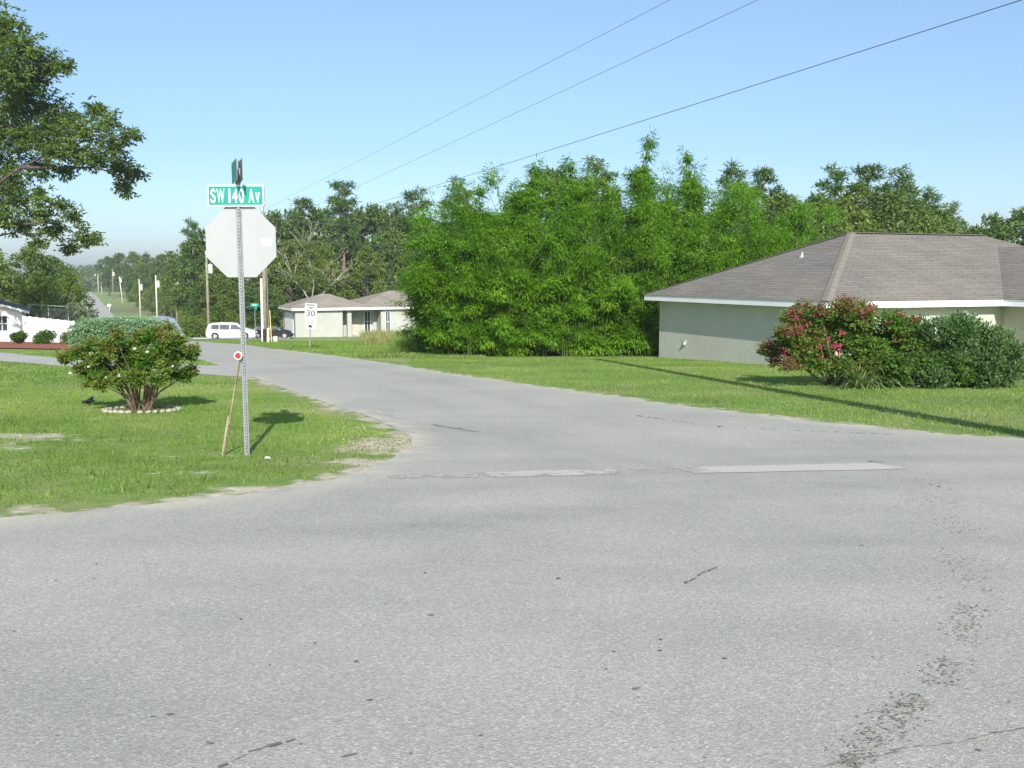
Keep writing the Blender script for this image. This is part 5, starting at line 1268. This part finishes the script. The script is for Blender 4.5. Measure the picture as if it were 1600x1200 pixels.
for i in range(4):
    wire('overhead_wire', pp[i], pp[i + 1], .5, .014, 'wire strung between the poles along the far side of the road', 'wires between the roadside poles')
    wire('overhead_wire', pp[i] - Vector((0, 0, 1.8)), pp[i + 1] - Vector((0, 0, 1.6)), .5, .014, 'wire strung between the poles along the far side of the road', 'wires between the roadside poles')
for v0, v1, lb in ((340, 356, 'topmost wire from the nearest pole to the right before the wood'), (372, 384, 'second wire from the nearest pole to the right before the wood'), (428, 441, 'lowest wire from the nearest pole to the right before the wood')):
    wire('service_wire', at(414, v0, 74), at(720, v1, 100), .3, .014, lb, 'wires crossing before the wood')
wire('service_wire', at(325, 425, 110), at(500, 470, 118), .6, .014, 'service drop from the transformer pole to the tan house', 'wires crossing before the wood')
# guy guard and stubs next to nearest pole
m = MB(); a = Vector((xat(423, 72), 72, float(T(72)))); m.tube([(0, 0, -.05), (-.12, .3, 1.2), (-.25, .7, 2.3)], .03, 8); o = m.build('guy_guard', M['yellow'], loc=a); tag(o, 'yellow guy wire guard leaning beside the nearest utility pole', 'cable guard')
m = MB(); m.tube([(0, 0, -.05), (.02, 0, 1.0), (.02, 0, 1.05)], [.10, .085, .05], 8); o = m.build('marker_post', M['guard_white'], loc=Vector((xat(417.5, 71), 71, float(T(71))))); tag(o, 'short white cable marker at the foot of the nearest utility pole', 'marker')
m = MB(); m.box(-.16, .16, -.1, .1, 0, .42); m.box(-.18, .18, -.12, .12, .42, .46); o = m.build('utility_box', M['concrete_pole'], loc=Vector((xat(429, 74), 74, float(T(74))))); tag(o, 'small pale utility box on the grass right of the nearest pole', 'utility box')

# ------------------------------------------------------------------ vehicles
def car(name, loc, rz, Lc_, H, Wd, profile, glass_poly, paintm, label, cat, wheels, wr_=.34, pillars=(), group=None, flip=False):
    """profile: list (x,z) side outline; built as sections with tumblehome"""
    root = empty(name, loc, rz); hwid = Wd / 2; zbelt = glass_poly['belt']
    def wy_(x, z):
        e = min(1, max(0, (abs(x - Lc_ / 2) - Lc_ * .36) / (Lc_ * .14))); base = hwid * (1 - .16 * e ** 2)
        if z > zbelt: base -= (z - zbelt) / (H - zbelt) * hwid * .24
        if z < .35: base -= .04
        return base
    V = []; F_ = []; n = len(profile)
    cols = [-1, -.86, -.4, 0, .4, .86, 1]
    def ztaper(z, c): return z - (.05 if abs(c) == 1 else (.012 if abs(c) > .8 else 0)) if z > .5 else z
    for (x, z) in profile:
        for c in cols: V.append((x - Lc_ / 2, wy_(x, z) * c, ztaper(z, c)))
    nc = len(cols)
    for i in range(n):
        j = (i + 1) % n
        for c in range(nc - 1): F_.append((i * nc + c, i * nc + c + 1, j * nc + c + 1, j * nc + c))
    m = MB(); m.v = V; m.f = F_
    side = [tuple(i * nc for i in range(n)), tuple(i * nc + nc - 1 for i in range(n))[::-1]]; m.f += side
    body = m.build('body', M[paintm], root)
    for s_ in (-1, 1):
        for gp in glass_poly['side']:
            m = MB(); vs = []
            for (x, z) in gp: vs.append((x - Lc_ / 2, s_ * (wy_(x, z) + .006), z))
            k = len(gp); vs += [(a, b - s_ * .03, c) for a, b, c in vs]; m.add(vs, [tuple(range(k)), tuple(range(k, 2 * k))[::-1]] + [(i, (i + 1) % k, (i + 1) % k + k, i + k) for i in range(k)]); m.build('side_window', M['glass_dark'], root)
        for wx in wheels:
            m = MB(); m.tube([(wx - Lc_ / 2, s_ * (hwid - .19), wr_), (wx - Lc_ / 2, s_ * (hwid - .17), wr_), (wx - Lc_ / 2, s_ * (hwid + .0), wr_), (wx - Lc_ / 2, s_ * (hwid + .02), wr_)], [wr_ - .03, wr_, wr_, wr_ - .03], 22); wl_ = m.build('wheel', M['tyre'], root)
            m = MB(); m.tube([(wx - Lc_ / 2, s_ * (hwid + .005), wr_), (wx - Lc_ / 2, s_ * (hwid + .028), wr_)], [wr_ * .68, wr_ * .62], 18); m.build('rim', M['rim'], wl_)
        # arch
        for wx in wheels:
            m = MB(); k = 16; vs = []
            for q in range(k + 1): a = math.pi * q / k; vs += [(wx - Lc_ / 2 + math.cos(a) * (wr_ + .07), s_ * (hwid + .004), wr_ + math.sin(a) * (wr_ + .07)), (wx - Lc_ / 2 + math.cos(a) * (wr_ - .05), s_ * (hwid + .004), wr_ + math.sin(a) * (wr_ - .05))]
            m.add(vs, [(2 * q, 2 * q + 2, 2 * q + 3, 2 * q + 1) for q in range(k)]); m.build('wheel_arch', M['plastic_black'], root)
    for nm, (pa2, pb2, fr) in glass_poly['ends'].items():
        m = MB(); vs = []
        dxz = Vector((pb2[0] - pa2[0], pb2[1] - pa2[1])); nn_ = Vector((-dxz.y, dxz.x)).normalized() * (-.014 if fr else .014)
        for (x, z) in (pa2, pb2):
            for c in (-.84, .84): vs.append((x - Lc_ / 2 + nn_.x, wy_(x, z) * c, z + nn_.y))
        m.add(vs, [(0, 1, 3, 2)]); m.build(nm, M['glass_dark'], root)
    for s_ in (-1, 1):
        m = MB(); m.box(Lc_ / 2 - .16, Lc_ / 2 - .01, s_ * hwid * .80 - .15, s_ * hwid * .80 + .10, .62, .76); m.build('headlight', M['lens'], root, bevel=.02)
        m = MB(); m.box(-Lc_ / 2 - .006, -Lc_ / 2 + .12, s_ * hwid * .76 - .1, s_ * hwid * .76 + .1, .75, 1.1 if H > 1.6 else .95); m.build('tail_light', M['sign_red'], root)
        mx = glass_poly['mirror']; m = MB(); m.box(mx - Lc_ / 2 - .08, mx - Lc_ / 2 + .08, s_ * hwid + (0 if s_ > 0 else -.2), s_ * hwid + (.2 if s_ > 0 else 0), zbelt + .02, zbelt + .18); m.build('mirror', M['plastic_black'], root, bevel=.02)
    tag(root, label, cat, group); return root
van_prof = [(.05, .30), (0, .62), (.06, 1.0), (.28, 1.55), (.55, 1.70), (1.5, 1.76), (2.6, 1.74), (3.2, 1.66), (3.95, 1.18), (4.5, 1.02), (4.95, .86), (5.08, .62), (5.05, .32), (4.9, .22), (.2, .22)]
van_glass = {'belt': 1.02, 'side': [[(.55, 1.12), (1.35, 1.08), (1.35, 1.56), (.62, 1.55)], [(1.42, 1.08), (2.45, 1.05), (2.45, 1.58), (1.42, 1.57)], [(2.53, 1.05), (3.75, 1.04), (3.2, 1.50), (2.53, 1.57)]],
             'ends': {'windscreen': ((3.93, 1.20), (3.25, 1.63), True), 'rear_window': ((.10, 1.08), (.28, 1.53), True)}, 'mirror': 3.55}
def vz(y): return float(T(y)) + .035
car('white_minivan', (xat(361, 105.2), 105.2, vz(105.2)), R(9), 5.1, 1.76, 1.98, van_prof, van_glass, 'car_white', 'white minivan parked side-on behind the sign post', 'minivan', (.95, 3.98), .34)
sed_prof = [(.05, .30), (0, .60), (.08, .92), (.30, 1.02), (.75, 1.30), (1.3, 1.43), (2.1, 1.45), (2.75, 1.36), (3.4, 1.0), (4.1, .90), (4.55, .74), (4.65, .5), (4.6, .25), (4.5, .2), (.2, .2)]
sed_glass = {'belt': .93, 'side': [[(.62, .98), (1.25, .96), (1.25, 1.33), (.95, 1.29)], [(1.32, .96), (2.1, .95), (2.1, 1.36), (1.32, 1.35)], [(2.17, .95), (3.15, .94), (2.72, 1.26), (2.17, 1.35)]],
             'ends': {'windscreen': ((3.36, 1.02), (2.78, 1.34), True), 'rear_window': ((.34, 1.04), (.74, 1.28), True)}, 'mirror': 2.95}
car('black_car', (xat(424, 108.5), 108.5, vz(108.5)), R(9), 4.65, 1.45, 1.82, sed_prof, sed_glass, 'car_black', 'black car parked right of the white minivan by the tan house', 'car', (.85, 3.7), .33)
car('silver_van', (xat(253, 76), 76, float(T(76)) + .02), R(-58), 5.1, 1.9, 2.0, [(a, b * 1.08) for a, b in van_prof], {**van_glass}, 'car_blue', 'silver blue van half hidden behind the sage green hedge', 'van', (.95, 3.98), .36)
car('maroon_car', (xat(265, 228), 228, float(T(228)) + .3), R(5), 4.6, 1.5, 1.8, sed_prof, sed_glass, 'car_maroon', 'dark red car far off among the trees above the silver van', 'car', (.85, 3.7), .33)
# mailbox by the far lawn
g = Vector((xat(171, 300), 300, float(T(300)))); mb = empty('mailbox', g); m = MB(); m.box(-.08, .08, -.08, .08, -.1, 1.1); m.build('post', M['white_trim'], mb)
m = MB(); m.prism([(-.5, 1.1), (.5, 1.1), (.5, 1.6), (.35, 1.85), (0, 1.95), (-.35, 1.85), (-.5, 1.6)], 'y', -.5, .5); m.build('box', M['white_trim'], mb)
tag(mb, 'tiny white mailbox beside the distant road', 'mailbox')
# humid air that pales the far trees
m = MB(); m.box(-1560, 1560, -950, 1660, -12.8, 30); hz_m = bpy.data.materials.new('haze'); hz_m.use_nodes = True; nt = hz_m.node_tree
nt.nodes.remove(nt.nodes['Principled BSDF']); pv = nt.nodes.new('ShaderNodeVolumePrincipled'); pv.inputs['Color'].default_value = (0.86, 0.93, 1.0, 1); pv.inputs['Density'].default_value = 0.00032; pv.inputs['Anisotropy'].default_value = 0.2
nt.links.new(pv.outputs[0], nt.nodes['Material Output'].inputs['Volume'])
o = m.build('haze', hz_m); tag(o, 'thin humid air over the road and the far trees', 'haze', kind='stuff')
print('objects', len(bpy.data.objects), 'faces', sum(len(m.polygons) for m in bpy.data.meshes))
